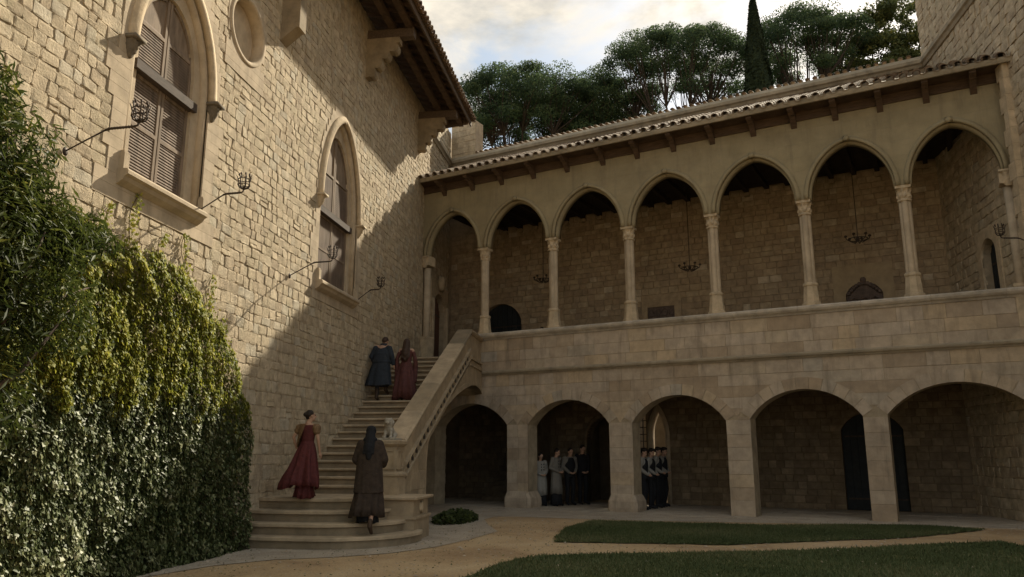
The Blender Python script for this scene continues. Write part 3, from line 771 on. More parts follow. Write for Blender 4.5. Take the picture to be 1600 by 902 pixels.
# pier sides (inner faces) : soffit blocks, and bulging bases of the first piers
for (c, bw) in ((3.765, 0.46), (7.175, 0.44)):
    b = MB(); rings = []
    for (e, z_) in ((0.10, 0), (0.12, 0.12), (0.11, 0.30), (0.05, 0.42), (0.0, 0.50)):
        x0, x1, y0, y1 = c - bw / 1 * .78 - e * .6, c + bw * .78 + e, -0.03 - e * .7, 0.62 + e * .5
        rings.append([(x0, y0 + .05, z_), (x0 + .05, y0, z_), (x1 - .08, y0, z_), (x1, y0 + .08, z_), (x1, y1, z_), (x0, y1, z_)])
    b.loft(rings, True, 0.3); b.build('pier_base', M['ashlar'], gal)
# string course, sill
def run(prof, s0, s1, name, mat, par=gal, seglen=None):
    if seglen is None:
        b = MB(); b.loft([[FG(s, z_, d) for d, z_ in prof] for s in (s0, s1)], True); return b.build(name, mat, par)
    s = s0
    while s < s1 - 0.05:
        e = min(s + seglen * rg.uniform(.85, 1.15), s1)
        if s1 - e < 0.3: e = s1
        b = MB(); t = rg.random(); b.loft([[FG(q, z_, d) for d, z_ in prof] for q in (s, e - 0.005)], True, t); b.build(name, mat, par); s = e
run([(-.02, 4.055), (.03, 4.055), (.05, 4.09), (.10, 4.12), (.115, 4.17), (.10, 4.205), (-.02, 4.225)], 2.27, SEND + .3, 'string_course', M['band'], seglen=1.6)
run([(-.62, 5.205), (.02, 5.205), (.05, 5.25), (.11, 5.28), (.15, 5.33), (.16, 5.385), (.12, 5.42), (-.66, 5.42)], 2.22, SEND + .3, 'sill_slab', M['coping'], seglen=1.5)
# arch mouldings with little keystone leaves
for i, o in enumerate(uops):
    b = MB(); hood(b, FG, o, 0.0, 0.115, -0.03, 0.085, n=18); am = b.build('arch_moulding', M['spandrel'], gal, True)
    b = MB(); hood(b, FG, o, -0.055, -0.005, -0.3, -0.05, n=18); b.build('inner_roll', M['spandrel'], am, True)
    b = MB(); b.sphere((o['c'], -0.09, o['zt'] + 0.045), (0.085, 0.045, 0.075), 10, 8, fn=lambda th, ph: 1 + .25 * sin(5 * th + 2 * ph)); b.build('apex_leaf', M['spandrel'], am, True)
# columns
def column(s, half=0):
    prof = [(5.42, .235, 8), (5.50, .235, 8), (5.52, .20, 8), (5.95, .165, 8), (5.98, .185, 8), (6.03, .185, 8)]
    def oct_ring(r, z_, n=32, lobes=0.0, ph=0.0):
        ring = []
        for k_ in range(n):
            th = 2 * pi * k_ / n
            rr_ = r / cos(((th + pi / 8) % (pi / 4)) - pi / 8) if lobes == 0 else r * (1 - lobes + lobes * abs(cos(2 * th)) ** 0.6)
            ring.append((s + cos(th) * rr_, 0.17 + sin(th) * rr_, z_))
        return ring
    bs = MB(); bs.loft([oct_ring(r, z_) for z_, r, _ in prof] + [oct_ring(.15, 6.06)], True)
    b0 = bs.build('column_base', M['trim'], gal)
    sh = MB(); zs_ = [6.06, 6.6, 7.2, 7.93]
    sh.loft([oct_ring(.148, z_, 40, 0.26) for z_ in zs_], False); sh.build('column_shaft', M['dressed'], gal, True)
    cp = MB(); cp.loft([oct_ring(.155, 7.92), oct_ring(.165, 7.94), oct_ring(.165, 7.97), oct_ring(.14, 7.99)], True)
    rr_ = random.Random(int(s * 100) + 7); rings = []
    for i in range(9):
        t = i / 8; z_ = 7.985 + t * 0.27; r = 0.135 + 0.055 * t + 0.02 * sin(t * pi * 2)
        ring = []
        for k_ in range(32):
            th = 2 * pi * k_ / 32
            ring.append((s + cos(th) * (r + .022 * sin(8 * th + (0 if t < .5 else pi)) * sin(pi * ((t * 2) % 1)) + rr_.uniform(-.008, .008)), 0.17 + sin(th) * (r + .022 * sin(8 * th + (0 if t < .5 else pi)) * sin(pi * ((t * 2) % 1)) + rr_.uniform(-.008, .008)), z_))
        rings.append(ring)
    cp.loft(rings, True)
    cp.box(s - .185, s + .185, -0.025, .365, 8.255, 8.328); cp.build('capital', M['trim'], gal, False)
for s in COLX[1:-1]: column(s)
# half shafts at both ends
for s, s2 in ((0.10, 0.0), (17.32, 17.42)):
    b = MB(); b.loft([[(s + cos(2 * pi * k_ / 20) * .12, 0.17 + sin(2 * pi * k_ / 20) * .12, z_) for k_ in range(20)] for z_ in (4.5, 7.93)], True); b.build('half_shaft', M['dressed'], gal, True)
    b = MB(); corbel_head(b, FG, s, 7.93, 8.33, 0.38, 0.1, 4); b.box(s - .19, s + .19, -.03, .36, 8.0, 8.326); b.build('capital', M['trim'], gal)
    b = MB(); b.box(s - .17, s + .17, -.02, .35, 4.5, 5.45); b.box(s - .19, s + .19, -.04, .37, 5.45, 5.52); b.build('column_base', M['trim'], gal)
# floors, ceilings
DEP = 4.0
b = MB(); b.box(-0.1, SEND, 0.62, DEP, 4.22, 4.5); b.build('upper_floor', M['paving'], gal)
for i in range(26):
    s = 0.3 + i * 0.68
    b = MB(); b.box(s, s + .12, 0.55, DEP, 4.02, 4.22); b.build('floor_joist', M['wood'], gal)
b = MB(); b.box(-0.1, 2.24, -0.02, 0.62, 4.22, 4.5); b.build('threshold', M['stair'], gal)
# back wall with openings
BW = lambda a, z, d: (a, DEP - d, z); BWW = lambda a, z, d: G2W(a, DEP - d, z)
rect = lambda c, w_, zb, zt: dict(c=c, half=(lambda z: w_ if zb + 1e-6 < z <= zt + 1e-6 else 0), zb=zb, zt=zt, zs=zt, w=w_)
bops_l = [rect(6.26, 0.26, 1.0, 3.0), arch_pointed(6.92, 0.34, 0.0, 2.2, 3.2), arch_soft(4.92, 0.62, 0.0, 2.0, 2.85, .5), arch_round(13.42, 0.84, 0.0, 2.3, 2.82)]
bops_u = [arch_round(0.80, 0.92, 4.5, 6.55, 7.25), rect(7.18, 0.48, 5.55, 6.56), arch_round(13.58, 0.52, 5.7, 6.35, 6.72)]
mb = MB()
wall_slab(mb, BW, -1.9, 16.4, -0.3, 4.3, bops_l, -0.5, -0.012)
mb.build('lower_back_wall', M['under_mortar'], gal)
mb = MB()
wall_slab(mb, BW, -1.9, 16.4, 4.3, 13.3, bops_u, -0.5, -0.012)
mb.build('back_wall', M['inner_mortar'], gal)
ist = []; ist2 = []; z = 0.0
while z < 10.1:
    z1 = z + rg.uniform(.17, .24)
    if z < 4.1 < z1: z1 = 4.1
    if 4.09 < z < 4.5: z = 4.5; continue
    ops = bops_l if z < 4.1 else bops_u
    for poly, cut in pieces(-1.5 if z > 4 else -1.0, 16.2, z, z1, [o for o in ops], 0.22, 0.46, rg, gap=0.013):
        a = sum(p[0] for p in poly) / len(poly); ww = max(p[0] for p in poly) - min(p[0] for p in poly)
        if z > 4.4 and 12.75 < a < 14.45 and z1 < 7.25: continue
        if z > 4.4 and 6.5 < a < 7.9 and z1 < 6.9: continue
        (ist if z > 4.4 else ist2).append((visible_area(BWW, a, (z + z1) / 2, ww, z1 - z), block(poly, BW, -0.03, rg.uniform(.0, .02), rg, 0.012)))
    z = z1
emit(ist, 'stone', M['inner'], gal, 298, 'inner_courses')
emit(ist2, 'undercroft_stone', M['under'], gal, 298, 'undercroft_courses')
b = MB(); 
wall_slab(b, BW, 12.72, 14.42, 5.3, 7.28, [bops_u[2]], -0.02, 0.022); b.build('plaster_panel', M['plaster'], gal)
b = MB(); wall_slab(b, BW, 6.5, 7.9, 5.3, 6.95, [bops_u[1]], -0.02, 0.018); b.build('plaster_panel', M['inner'], gal)
# carved wooden panels in the two niches
b = MB(); wall = arch_round(13.58, 0.50, 5.7, 6.35, 6.70)
b.prism([(13.08, 5.7), (14.08, 5.7)] + [(13.58 + wall['half'](z_) , z_) for z_ in (6.35, 6.5, 6.6, 6.66)] + [(13.58 - wall['half'](z_), z_) for z_ in (6.66, 6.6, 6.5, 6.35)], BW, -0.1, -0.04)
pnl = b.build('carved_panel', M['carved'], gal)
b = MB(); b.box(12.9, 14.3, DEP + .12, DEP + .2, 5.5, 6.9); b.box(6.5, 7.9, DEP + .12, DEP + .2, 5.4, 6.8); b.build('niche_back', M['carved'], gal)
b = MB()
for k_ in range(12):
    t = k_ / 11; s_ = 13.14 + t * .88; b.sphere((s_, DEP + 0.0, 6.40 + .30 * sin(pi * t)), (.07, .05, .07), 8, 6)
for sx in (-.28, 0, .28):
    b.tube([BW(13.58 + sx + .14 * cos(a), 6.05 + .2 * sin(a), 0.0) for a in [2 * pi * q / 12 for q in range(13)]], .022, 5)
b.sphere((13.58, DEP - .02, 6.78), (.09, .05, .10), 8, 6)
b.build('carving', M['carved'], pnl, True)
b = MB(); b.box(6.7, 7.66, DEP + .04, DEP + .1, 5.55, 6.56); pnl = b.build('carved_panel', M['carved'], gal)
b = MB()
for ix in range(4):
    for iz in range(3):
        cx_, cz_ = 6.83 + ix * .235, 5.72 + iz * .32
        b.tube([BW(cx_ + .09 * cos(a), cz_ + .12 * sin(a), -.02) for a in [2 * pi * q / 10 for q in range(11)]], .018, 5)
b.build('carving', M['carved'], pnl, True)
# doors
def panelled_door(par, F, c, w_, z0, zs_, za, d, mat, name='door'):
    o = arch_round(c, w_ - .01, z0 - .1, zs_, za)
    zl = [zs_ + (za - zs_) * q / 8 for q in range(9)]
    dm = MB(); dm.prism([(c - w_ - .03, z0 - .02), (c + w_ + .03, z0 - .02)] + [(c + .04 + o['half'](min(z_, za - .002)), z_ + .03 * (z_ - zs_)) for z_ in zl] + [(c - .04 - o['half'](min(z_, za - .002)), z_ + .03 * (z_ - zs_)) for z_ in reversed(zl)], F, d - .05, d)
    dd = dm.build(name, mat, par)
    n = 8
    for q in range(n):
        x0 = c - w_ + .04 + (2 * w_ - .08) * q / n; x1 = x0 + (2 * w_ - .08) / n - .02; xm = max(abs(x0 - c), abs(x1 - c))
        zt_ = zs_
        while zt_ < za - .05 and o['half'](zt_) > xm + .02: zt_ += .02
        p = MB(); p.prism([(x0, z0 + .02), (x1, z0 + .02), (x1, zt_), (x0, zt_)], F, d, d + .025); p.build('plank', mat, dd)
    for z_ in (z0 + .3, zs_ - .2):
        p = MB(); p.prism([(c - w_ + .05, z_), (c + w_ - .05, z_), (c + w_ - .05, z_ + .05), (c - w_ + .05, z_ + .05)], F, d + .025, d + .034); p.build('strap_hinge', M['iron'], dd)
    return dd
panelled_door(gal, BW, 0.80, 0.92, 4.5, 6.55, 7.25, -0.2, M['door'])
panelled_door(gal, BW, 13.42, 0.84, 0.0, 2.3, 2.82, -0.2, M['door'])
# window grille and lit arch edge in the lower back wall
gr = MB()
for s_ in (6.05, 6.18, 6.31, 6.44): gr.box(s_ - .012, s_ + .012, DEP + .2, DEP + .224, 1.0, 3.0)
for q in range(9): gr.box(6.0, 6.52, DEP + .226, DEP + .25, 1.1 + q * .23, 1.125 + q * .23)
g_ = gr.build('window_grille', M['iron'], gal)
b = MB(); hood(b, BW, bops_l[1], -0.10, 0.05, -0.3, 0.04, zstart=0.0); b.build('garden_arch', M['dressed'], gal, True)
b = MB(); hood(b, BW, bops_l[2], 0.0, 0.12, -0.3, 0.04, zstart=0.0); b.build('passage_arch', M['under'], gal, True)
# passage behind the dark arch, closed
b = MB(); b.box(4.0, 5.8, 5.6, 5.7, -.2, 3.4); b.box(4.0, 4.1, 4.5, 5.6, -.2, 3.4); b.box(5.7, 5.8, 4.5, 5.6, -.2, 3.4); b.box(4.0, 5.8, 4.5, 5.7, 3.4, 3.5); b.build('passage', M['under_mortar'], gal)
# rear stair room behind bay one : dark recess with steps
for q in range(5):
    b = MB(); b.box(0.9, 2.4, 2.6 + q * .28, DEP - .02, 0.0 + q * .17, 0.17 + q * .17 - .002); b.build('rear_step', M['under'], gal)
# partition wall left of the servants
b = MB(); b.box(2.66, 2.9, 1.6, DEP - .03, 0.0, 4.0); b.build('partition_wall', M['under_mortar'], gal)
# main roof
def zrg(n_): return 10.86 + (n_ + 0.62) * 0.47
RC = 1 / sqrt(1 + .47 ** 2)
b = MB()
for n_ in (0,):
    s0, s1 = -0.05, SEND + .9
    vs = []
    for s in (s0, s1):
        for nn in (-0.55, DEP): vs += [(s, nn, zrg(nn) - .03), (s, nn, zrg(nn) + .02)]
    b.add(vs, [(0, 2, 3, 1), (4, 5, 7, 6), (0, 4, 6, 2), (1, 3, 7, 5), (0, 1, 5, 4), (2, 6, 7, 3)])
b.build('roof_boarding', M['wood'], gal)
for s in [COLX[0] + .4 + i * .53 for i in range(32)]:
    b = MB(); vs = []
    for ss in (s, s + .1):
        for nn in (0.3, DEP): 
            zt = min(zrg(nn) - .04, 99); vs += [(ss, nn, zt - .14), (ss, nn, zt)]
    b.add(vs, [(0, 2, 3, 1), (4, 5, 7, 6), (0, 4, 6, 2), (1, 3, 7, 5), (0, 1, 5, 4), (2, 6, 7, 3)]); b.build('rafter', M['wood'], gal)
# flat beamed ceiling of the upper walk
for i in range(26):
    s = 0.35 + i * .66
    b = MB(); b.box(s, s + .13, 0.36, DEP, 10.10, 10.26); b.build('ceiling_beam', M['ceiling'], gal)
    b = MB(); b.box(s - .01, s + .14, DEP - .14, DEP, 9.96, 10.095); b.build('beam_pad', M['inner'], gal)
b = MB(); b.box(-.1, SEND, 0.36, DEP, 10.262, 10.30); b.build('ceiling_boarding', M['ceiling'], gal)
# eaves: brackets, plate, soffit, fascia
for s in [0.9, 2.05, 3.2, 4.4, 5.62, 6.85, 7.98, 9.12, 10.28, 11.45, 12.55, 13.62, 14.72, 15.8, 16.85]:
    b = MB()
    prof = [(0.0, 10.84), (0.56, 10.84), (0.58, 10.74), (0.50, 10.70), (0.44, 10.73), (0.36, 10.66), (0.28, 10.68), (0.20, 10.60), (0.10, 10.50), (0.0, 10.40)]
    for d0 in (0,):
        n = len(prof); vs = [FG(s - .075, z_, d) for d, z_ in prof] + [FG(s + .075, z_, d) for d, z_ in prof]
        b.add(vs, [tuple(range(n - 1, -1, -1)), tuple(range(n, 2 * n))] + [(i, (i + 1) % n, (i + 1) % n + n, i + n) for i in range(n)])
    b.build('eaves_bracket', M['wood'], gal)
b = MB(); b.box(-.05, SEND + .25, -0.05, 0.0, 10.59, 10.842); b.build('wall_plate', M['wood'], gal)
b = MB(); b.box(-.05, SEND + .6, -0.62, 0.3, 10.842, 10.875); b.build('soffit_board', M['wood'], gal)
run([(.60, 10.80), (.66, 10.80), (.69, 10.87), (.69, 10.93), (.60, 10.93)], -0.02, SEND + .7, 'eaves_moulding', M['band'], seglen=2.2)
def FRG(s, t, h): return (s, -0.72 + t * RC - h * .47 * RC, zrg(-0.72) + .075 + t * RC * .47 + h * RC + .018 * sin(s * .9) + .01 * sin(s * 2.3))
cs = []; rest = MB(); s = 0.05; 
while s < SEND + .9:
    m1 = MB(); tile_geo(m1, FRG, s, rg.uniform(-.012, .012), .45, .105, True, rg.random(), lift=.045); cs.append((2, m1))
    m2 = MB(); tile_geo(m2, FRG, s + .15, 0.01, .45, .10, False, .5 + rg.random() * .5, lift=.075); cs.append((2, m2))
    for r_ in range(1, 13):
        tile_geo(rest, FRG, s, r_ * .38 + rg.uniform(-.02, .02), .45, .105, True, rg.random(), lift=.05, seg=5)
    s += .30
emit(cs, 'roof_tile', M['tile'], gal, 150); rest.build('roof_tiling', M['tile'], gal, kind='stuff')
# weathered cornice at the head of the roof and low wall above
run([(-.02, 13.22), (.06, 13.22), (.10, 13.30), (.16, 13.34), (.17, 13.44), (.10, 13.52), (.03, 13.60), (-.3, 13.66)], -1.5, 15.82, 'cornice', M['band'], seglen=1.9)
for o in gal.children:
    if o.name.startswith('cornice'): o.location = (0, DEP, 0)
b = MB(); b.box(-1.5, 15.8, DEP + .1, DEP + .5, 13.3, 13.66); b.build('parapet_wall', M['ashlar'], gal)
s = -0.4
cs = []
while s < 15.7:
    m1 = MB(); tile_geo(m1, lambda a, t, h: (a, DEP + .02 + t, 13.67 + t * .25 + h), s, 0, .4, .08, True, rg.random()); cs.append((1, m1)); s += .23
emit(cs, 'ridge_tile', M['tile'], gal, 100)
# end pier above the cornice on the left
b = MB(); b.box(-1.6, -0.42, DEP + .02, DEP + .6, 13.5, 15.1); ep = b.build('end_pier', M['inner_mortar'], gal)
z = 13.5; cs = []
while z < 15.05:
    for poly, _ in pieces(-1.6, -0.42, z, min(z + .25, 15.1), [], .25, .45, rg, gap=.014):
        block(poly, lambda a, zz_, d: (a, DEP + .02 - d, zz_), -.02, rg.uniform(.004, .02), rg, .01).build('pier_stone', M['rubble'], ep)
    z += .25

# ---- wall that continues the line of the hall behind the gallery roof
sw = thing('side_wall', 'sunlit stone wall behind the hall corner above the left end of the loggia roof', 'wall')
FS = lambda a, z, d: (-0.10 + d, a, z)
dop = arch_round(2.75, 0.95, 4.5, 7.0, 7.55)
mb = MB(); wall_slab(mb, FS, 0.27, 4.6, 0.0, 14.6, [dop], -0.5, -0.012); mb.build('wall', M['mortar'], sw)
cs = []; z = 0.0
while z < 14.5:
    z1 = z + rg.uniform(.19, .26)
    for poly, _ in pieces(0.27, 4.35, z, z1, [dop], .22, .45, rg, gap=.014):
        aa = [p[0] for p in poly]
        cs.append((visible_area(FS, sum(aa) / len(aa), z, max(aa) - min(aa), .2), rough_stone(FS, min(aa), max(aa), z, z1, .03, rg, rg.random(), False) if len(poly) == 4 else block(poly, FS, -.02, .02, rg)))
    z = z1
emit(cs, 'stone', M['rubble'], sw, 200)
b = MB(); prof = [(-.02, 13.22), (.06, 13.22), (.10, 13.30), (.16, 13.34), (.17, 13.44), (.10, 13.52), (.03, 13.60), (-.02, 13.66)]
b.loft([[FS(y_, z_, d) for d, z_ in prof] for y_ in (0.3, 4.3)], True); b.build('cornice', M['band'], sw)
b = MB(); wall_slab(b, FS, 1.5, 4.0, 4.5, 7.9, [dop], .0, .06); b.build('door_surround', M['trim'], sw)
b = MB()
for q in (1.62, 1.74, 3.76, 3.88): b.tube([FS(q, 4.5, .08), FS(q, 7.2, .08)], .05, 8)
b.sphere(FS(2.75, 7.95, .12), (.14, .3, .3), 10, 8, fn=lambda th, ph: 1 + .2 * sin(6 * th)); b.build('door_carving', M['trim'], sw, True)
panelled_door(sw, FS, 2.75, 0.95, 4.5, 7.0, 7.55, -0.2, M['door_red'])

# ---- right wing
rw = thing('right_wing', 'stone wing closing the courtyard at the right end of the loggia', 'building')
XR = 16.27
FR = lambda a, z, d: (XR - d, -a, z)           # faces -x ; a = -y
rops = [arch_round(4.55, 0.42, 4.5, 6.6, 7.05)]
mb = MB(); wall_slab(mb, FR, 1.75, 14.0, -0.3, 22.5, rops, -0.6, -0.012); mb.build('wall', M['mortar'], rw)
cs = []; z = 0.0
while z < 22.4:
    z1 = z + rg.uniform(.22, .29)
    a = -2.0
    for poly, _ in pieces(1.76, 9.5, z, z1, rops, .28, .55, rg, gap=.014):
        aa = [p[0] for p in poly]; am_ = sum(aa) / len(aa)
        cs.append((visible_area(FR, am_, (z + z1) / 2, max(aa) - min(aa), .2), rough_stone(FR, min(aa), max(aa), z, z1, .03, rg, rg.random(), False) if len(poly) == 4 else block(poly, FR, -.02, .02, rg)))
    z = z1
emit(cs, 'stone', M['rubble'], rw, 290, 'rubble_courses')
b = MB(); b.loft([[FR(y_, z_, d) for d, z_ in prof] for y_ in (1.9, 13.5)], True); b.build('cornice', M['band'], rw)
b = MB(); wall_slab(b, FR, 3.9, 5.2, 4.5, 7.3, rops, .0, .05); b.build('door_surround', M['trim'], rw)
panelled_door(rw, FR, 4.55, 0.42, 4.5, 6.6, 7.05, -0.2, M['door'])
b = MB()
for zq in np.arange(4.5, 8.2, .34): b.box(XR - .06 - .02 * (int(zq * 3) % 2), XR + .02, -7.05, -6.62 - .1 * (int(zq * 3) % 2), zq, zq + .33, rg.random())
for q in range(13): 
    b2 = MB(); b2.box(XR - .16, XR + .05, -6.75, -6.42 - .12 * (q % 2), 5.42 + q * .42, 5.42 + q * .42 + .412, rg.random()); b2.build('quoin', M['trim'], rw)
# ================================================================== GROUND
def sheet(name, pts, z, mat, sub=None):
    mb = MB(); mb.add([(x, y, z) for x, y in pts], [tuple(range(len(pts)))]); return struct(mb.build(name, mat))
sheet('courtyard_ground', [(-400, -400), (400, -400), (400, 500), (-400, 500)], -0.004, M['dirt'])
rg = random.Random(21)
# paving in front of and under the arcade
def g(s, n): return G2W(s, n)[:2]
pave_edge = [(0.4, -3.2), (2.6, -3.9), (4.2, -3.6), (5.3, -2.9), (7.1, -2.75), (9.3, -2.3), (11.5, -1.6), (13.4, -0.95), (14.7, -0.35), (17.6, 0.1)]
sheet('arcade_paving', [g(s, n) for s, n in pave_edge] + [g(17.6, 4.0), g(-1.4, 4.0)], 0.004, M['paving'])
# flagstones under the arcade and its front edge
cs = []; n_ = -0.55
par = thing('flagstone_floor', 'worn flagstones laid along the front of the low arcade', 'paving', (0, 0, 0), GROT)
FT = lambda a, b_, d: (a, b_, 0.006 + d)
while n_ < 3.7:
    n1 = n_ + rg.uniform(.55, .8); s = 0.7
    while s < 17.2:
        s1 = s + rg.uniform(.6, 1.15)
        cs.append((visible_area(lambda a, b_, d: G2W(a, b_, d), (s + s1) / 2, (n_ + n1) / 2, s1 - s, n1 - n_) + .1, block([(s + .01, n_ + .01), (s1 - .01, n_ + .01), (s1 - .01, n1 - .01), (s + .01, n1 - .01)], FT, -.01, rg.uniform(.004, .014), rg, .01)))
        s = s1
    n_ = n1
emit(cs, 'flagstone', M['paving'], par, 200)
apron = [(0.0, -21.0), (0.55, -15.6), (0.9, -14.4), (1.5, -13.6), (2.3, -13.2), (3.0, -12.6), (3.55, -11.6), (3.9, -10.2), (4.15, -8.6), (3.7, -7.2), (3.3, -5.6), (3.4, -4.6), (1.5, -3.2), (0, -3)]
sheet('stair_apron', apron, 0.0045, M['paving'])
def lawn(pts, name, dens, seed):
    z = 0.012
    n = len(pts); mb = MB(); c = (sum(p[0] for p in pts) / n, sum(p[1] for p in pts) / n)
    o = sheet(name, pts, z, M['turf'])
    R_ = np.random.RandomState(seed)
    xs = [p[0] for p in pts]; ys = [p[1] for p in pts]
    P = np.column_stack([R_.uniform(min(xs), max(xs), dens), R_.uniform(min(ys), max(ys), dens)])
    inside = np.zeros(dens, bool)
    for i in range(n):
        x1, y1 = pts[i]; x2, y2 = pts[(i + 1) % n]
        cond = ((y1 > P[:, 1]) != (y2 > P[:, 1])) & (P[:, 0] < (x2 - x1) * (P[:, 1] - y1) / (y2 - y1 + 1e-12) + x1)
        inside ^= cond
    P = P[inside]; P = P + R_.normal(0, .035, P.shape) * (R_.rand(len(P), 1) < .35); P = P[R_.rand(len(P)) > .55 * np.clip(np.sin(P[:, 0] * 2.3 + 1.7 * np.sin(P[:, 1] * 1.9)) * np.sin(P[:, 1] * 2.9 + P[:, 0]), 0, 1)]; m = len(P)
    th = R_.uniform(0, 2 * pi, m); h = R_.uniform(.015, .055, m) * (1 + .8 * (R_.rand(m) < .02)); wd = R_.uniform(.006, .012, m); lean = R_.normal(0, .02, (m, 2))
    v = np.zeros((m, 3, 3), np.float32)
    v[:, 0, 0] = P[:, 0] - np.cos(th) * wd; v[:, 0, 1] = P[:, 1] - np.sin(th) * wd
    v[:, 1, 0] = P[:, 0] + np.cos(th) * wd; v[:, 1, 1] = P[:, 1] + np.sin(th) * wd
    v[:, 2, 0] = P[:, 0] + lean[:, 0]; v[:, 2, 1] = P[:, 1] + lean[:, 1]; v[:, :2, 2] = z; v[:, 2, 2] = z + h
    t = np.repeat(np.clip(R_.normal(.5, .22, m) + .25 * np.sin(P[:, 0] * 1.3) * np.sin(P[:, 1] * 1.7), 0, 1), 3)
    fast_mesh('grass', v.reshape(-1, 3), np.arange(m * 3).reshape(m, 3), t, M['grass'], kind='stuff')
    return o
def fast_mesh(name, V, Fc, tint, mat, parent=None, kind=None, label=None):
    me = bpy.data.meshes.new(name); V = np.asarray(V, np.float32); Fc = np.asarray(Fc, np.int32); k = Fc.shape[1]
    me.vertices.add(len(V)); me.vertices.foreach_set('co', V.ravel())
    me.loops.add(Fc.size); me.loops.foreach_set('vertex_index', Fc.ravel())
    me.polygons.add(len(Fc)); me.polygons.foreach_set('loop_start', np.arange(0, Fc.size, k, dtype=np.int32)); me.polygons.foreach_set('loop_total', np.full(len(Fc), k, np.int32))
    at = me.attributes.new('tint', 'FLOAT', 'POINT'); at.data.foreach_set('value', np.asarray(tint, np.float32))
    me.materials.append(mat); me.update(calc_edges=True); me.validate()
    return link(name, me, parent, label, kind)
def wavy(pts, rngw, amp=0.06, step=0.35):
    out = []
    for i in range(len(pts)):
        a, b = Vector((*pts[i], 0)), Vector((*pts[(i + 1) % len(pts)], 0)); L_ = (b - a).length; n = max(1, int(L_ / step)); nn = Vector((-(b - a).y, (b - a).x, 0)).normalized()
        for k in range(n):
            p = a.lerp(b, k / n) + nn * rngw.uniform(-amp, amp); out.append((p.x, p.y))
    return out
Zp = {}
lawnA = [g(7.67, -3.27), g(7.9, -5.3), g(8.94, -7.89), g(10.2, -7.4), g(11.9, -6.7), g(13.2, -5.3), g(14.4, -4.02), g(15.3, -2.5), g(15.95, -1.03), g(14.7, -0.75), g(13.2, -1.5), g(11.66, -2.4), g(9.5, -2.9)]
lawnB = [(4.88, -14.33), (5.1, -13.4), (5.57, -12.45), g(10.2, -9.2), g(11.8, -8.03), g(13.2, -6.9), g(14.5, -5.44), g(16.1, -3.7), (16.0, -24.0), (6.0, -24.0), (4.9, -18.0), (4.7, -15.5)]
lawn(wavy(lawnA, rg), 'lawn', 150000, 3); lawn(wavy(lawnB, rg), 'lawn', 230000, 4)
# scattered fallen leaves and grit on the dirt
R_ = np.random.RandomState(9); m = 2200
P = np.column_stack([R_.uniform(0.6, 9, m), R_.uniform(-18, -6, m)]); th = R_.uniform(0, 2 * pi, m); r = R_.uniform(.008, .028, m)
v = np.zeros((m, 4, 3)); 
for k in range(4):
    v[:, k, 0] = P[:, 0] + np.cos(th + k * pi / 2) * r * (1 if k % 2 else .6); v[:, k, 1] = P[:, 1] + np.sin(th + k * pi / 2) * r * (1 if k % 2 else .6); v[:, k, 2] = .02 + R_.uniform(-.008, .01, m)
fast_mesh('fallen_leaves', v.reshape(-1, 3), np.arange(m * 4).reshape(m, 4), np.repeat(R_.rand(m), 4), M['oak'], kind='stuff')
# pebbles and grit on the packed dirt
m = 9000
P = np.column_stack([R_.uniform(0.4, 15.5, m), -19 + 17 * R_.rand(m) ** .8]); r = R_.uniform(.006, .02, m) * (1 + (R_.rand(m) < .06) * 1.2)
o6 = np.array([(1, 0, 0), (0, 1, 0), (-1, 0, 0), (0, -1, 0), (0, 0, .7)]); V = np.zeros((m, 5, 3)); ja = R_.uniform(.6, 1.2, (m, 5, 1))
V = np.concatenate([P, np.full((m, 1), .005)], 1)[:, None, :] + r[:, None, None] * o6[None] * ja
Fc = (np.arange(m)[:, None, None] * 5 + np.array([(0, 1, 4), (1, 2, 4), (2, 3, 4), (3, 0, 4)])[None]).reshape(-1, 3)
fast_mesh('gravel', V.reshape(-1, 3), Fc, np.repeat(R_.rand(m), 5), M['ashlar'], kind='stuff')
# far ground behind the buildings: wooded rise
hb = MB(); N = 40; rings = []
for k, (rad, zz) in enumerate(((24, 0), (33, 9.5), (50, 12), (120, 16), (420, 10))):
    rings.append([(8 + rad * cos(radians(-5 + 190 * j / N)), 0 + rad * sin(radians(-5 + 190 * j / N)), zz - .3) for j in range(N + 1)])
hb.loft(rings, False, close=False); struct(hb.build('hillside', M['turf']))

# ================================================================== STAIRCASE
st = thing('staircase', 'stone outdoor staircase with sloping parapet and curved lower steps climbing to the loggia', 'staircase')
W_IN, W_OUT = 1.93, 2.30; Y0, Y1s = -9.62, -2.2; NR = 22; RISE = 3.70 / NR; TREAD = (Y1s - Y0) / NR
def nosed(mb, outline, z0, z1, over=0.055, thick=0.06, t=0.5):
    """step: riser body and overhanging tread slab; outline counter-clockwise, front part overhangs"""
    c = Vector((0.8, -9.5, 0))
    n = len(outline)
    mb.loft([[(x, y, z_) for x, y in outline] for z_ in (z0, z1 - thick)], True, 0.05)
    ov = []
    for i, (x, y) in enumerate(outline):
        a = Vector((*outline[i - 1], 0)); b_ = Vector((*outline[(i + 1) % n], 0)); d = (b_ - a); nn = Vector((d.y, -d.x, 0))
        if nn.length > 1e-6: nn.normalize()
        k = over if (y < Y0 - 0.9 and x > -0.02) else 0
        ov.append((x + nn.x * k, y + nn.y * k))
    mb.loft([[(x, y, z1 - thick) for x, y in ov], [(x, y, z1 - .012) for x, y in ov], [(x - (x - c.x) * .004, y - (y - c.y) * .004, z1) for x, y in ov]], True, t + .2)
LZ = 0.80
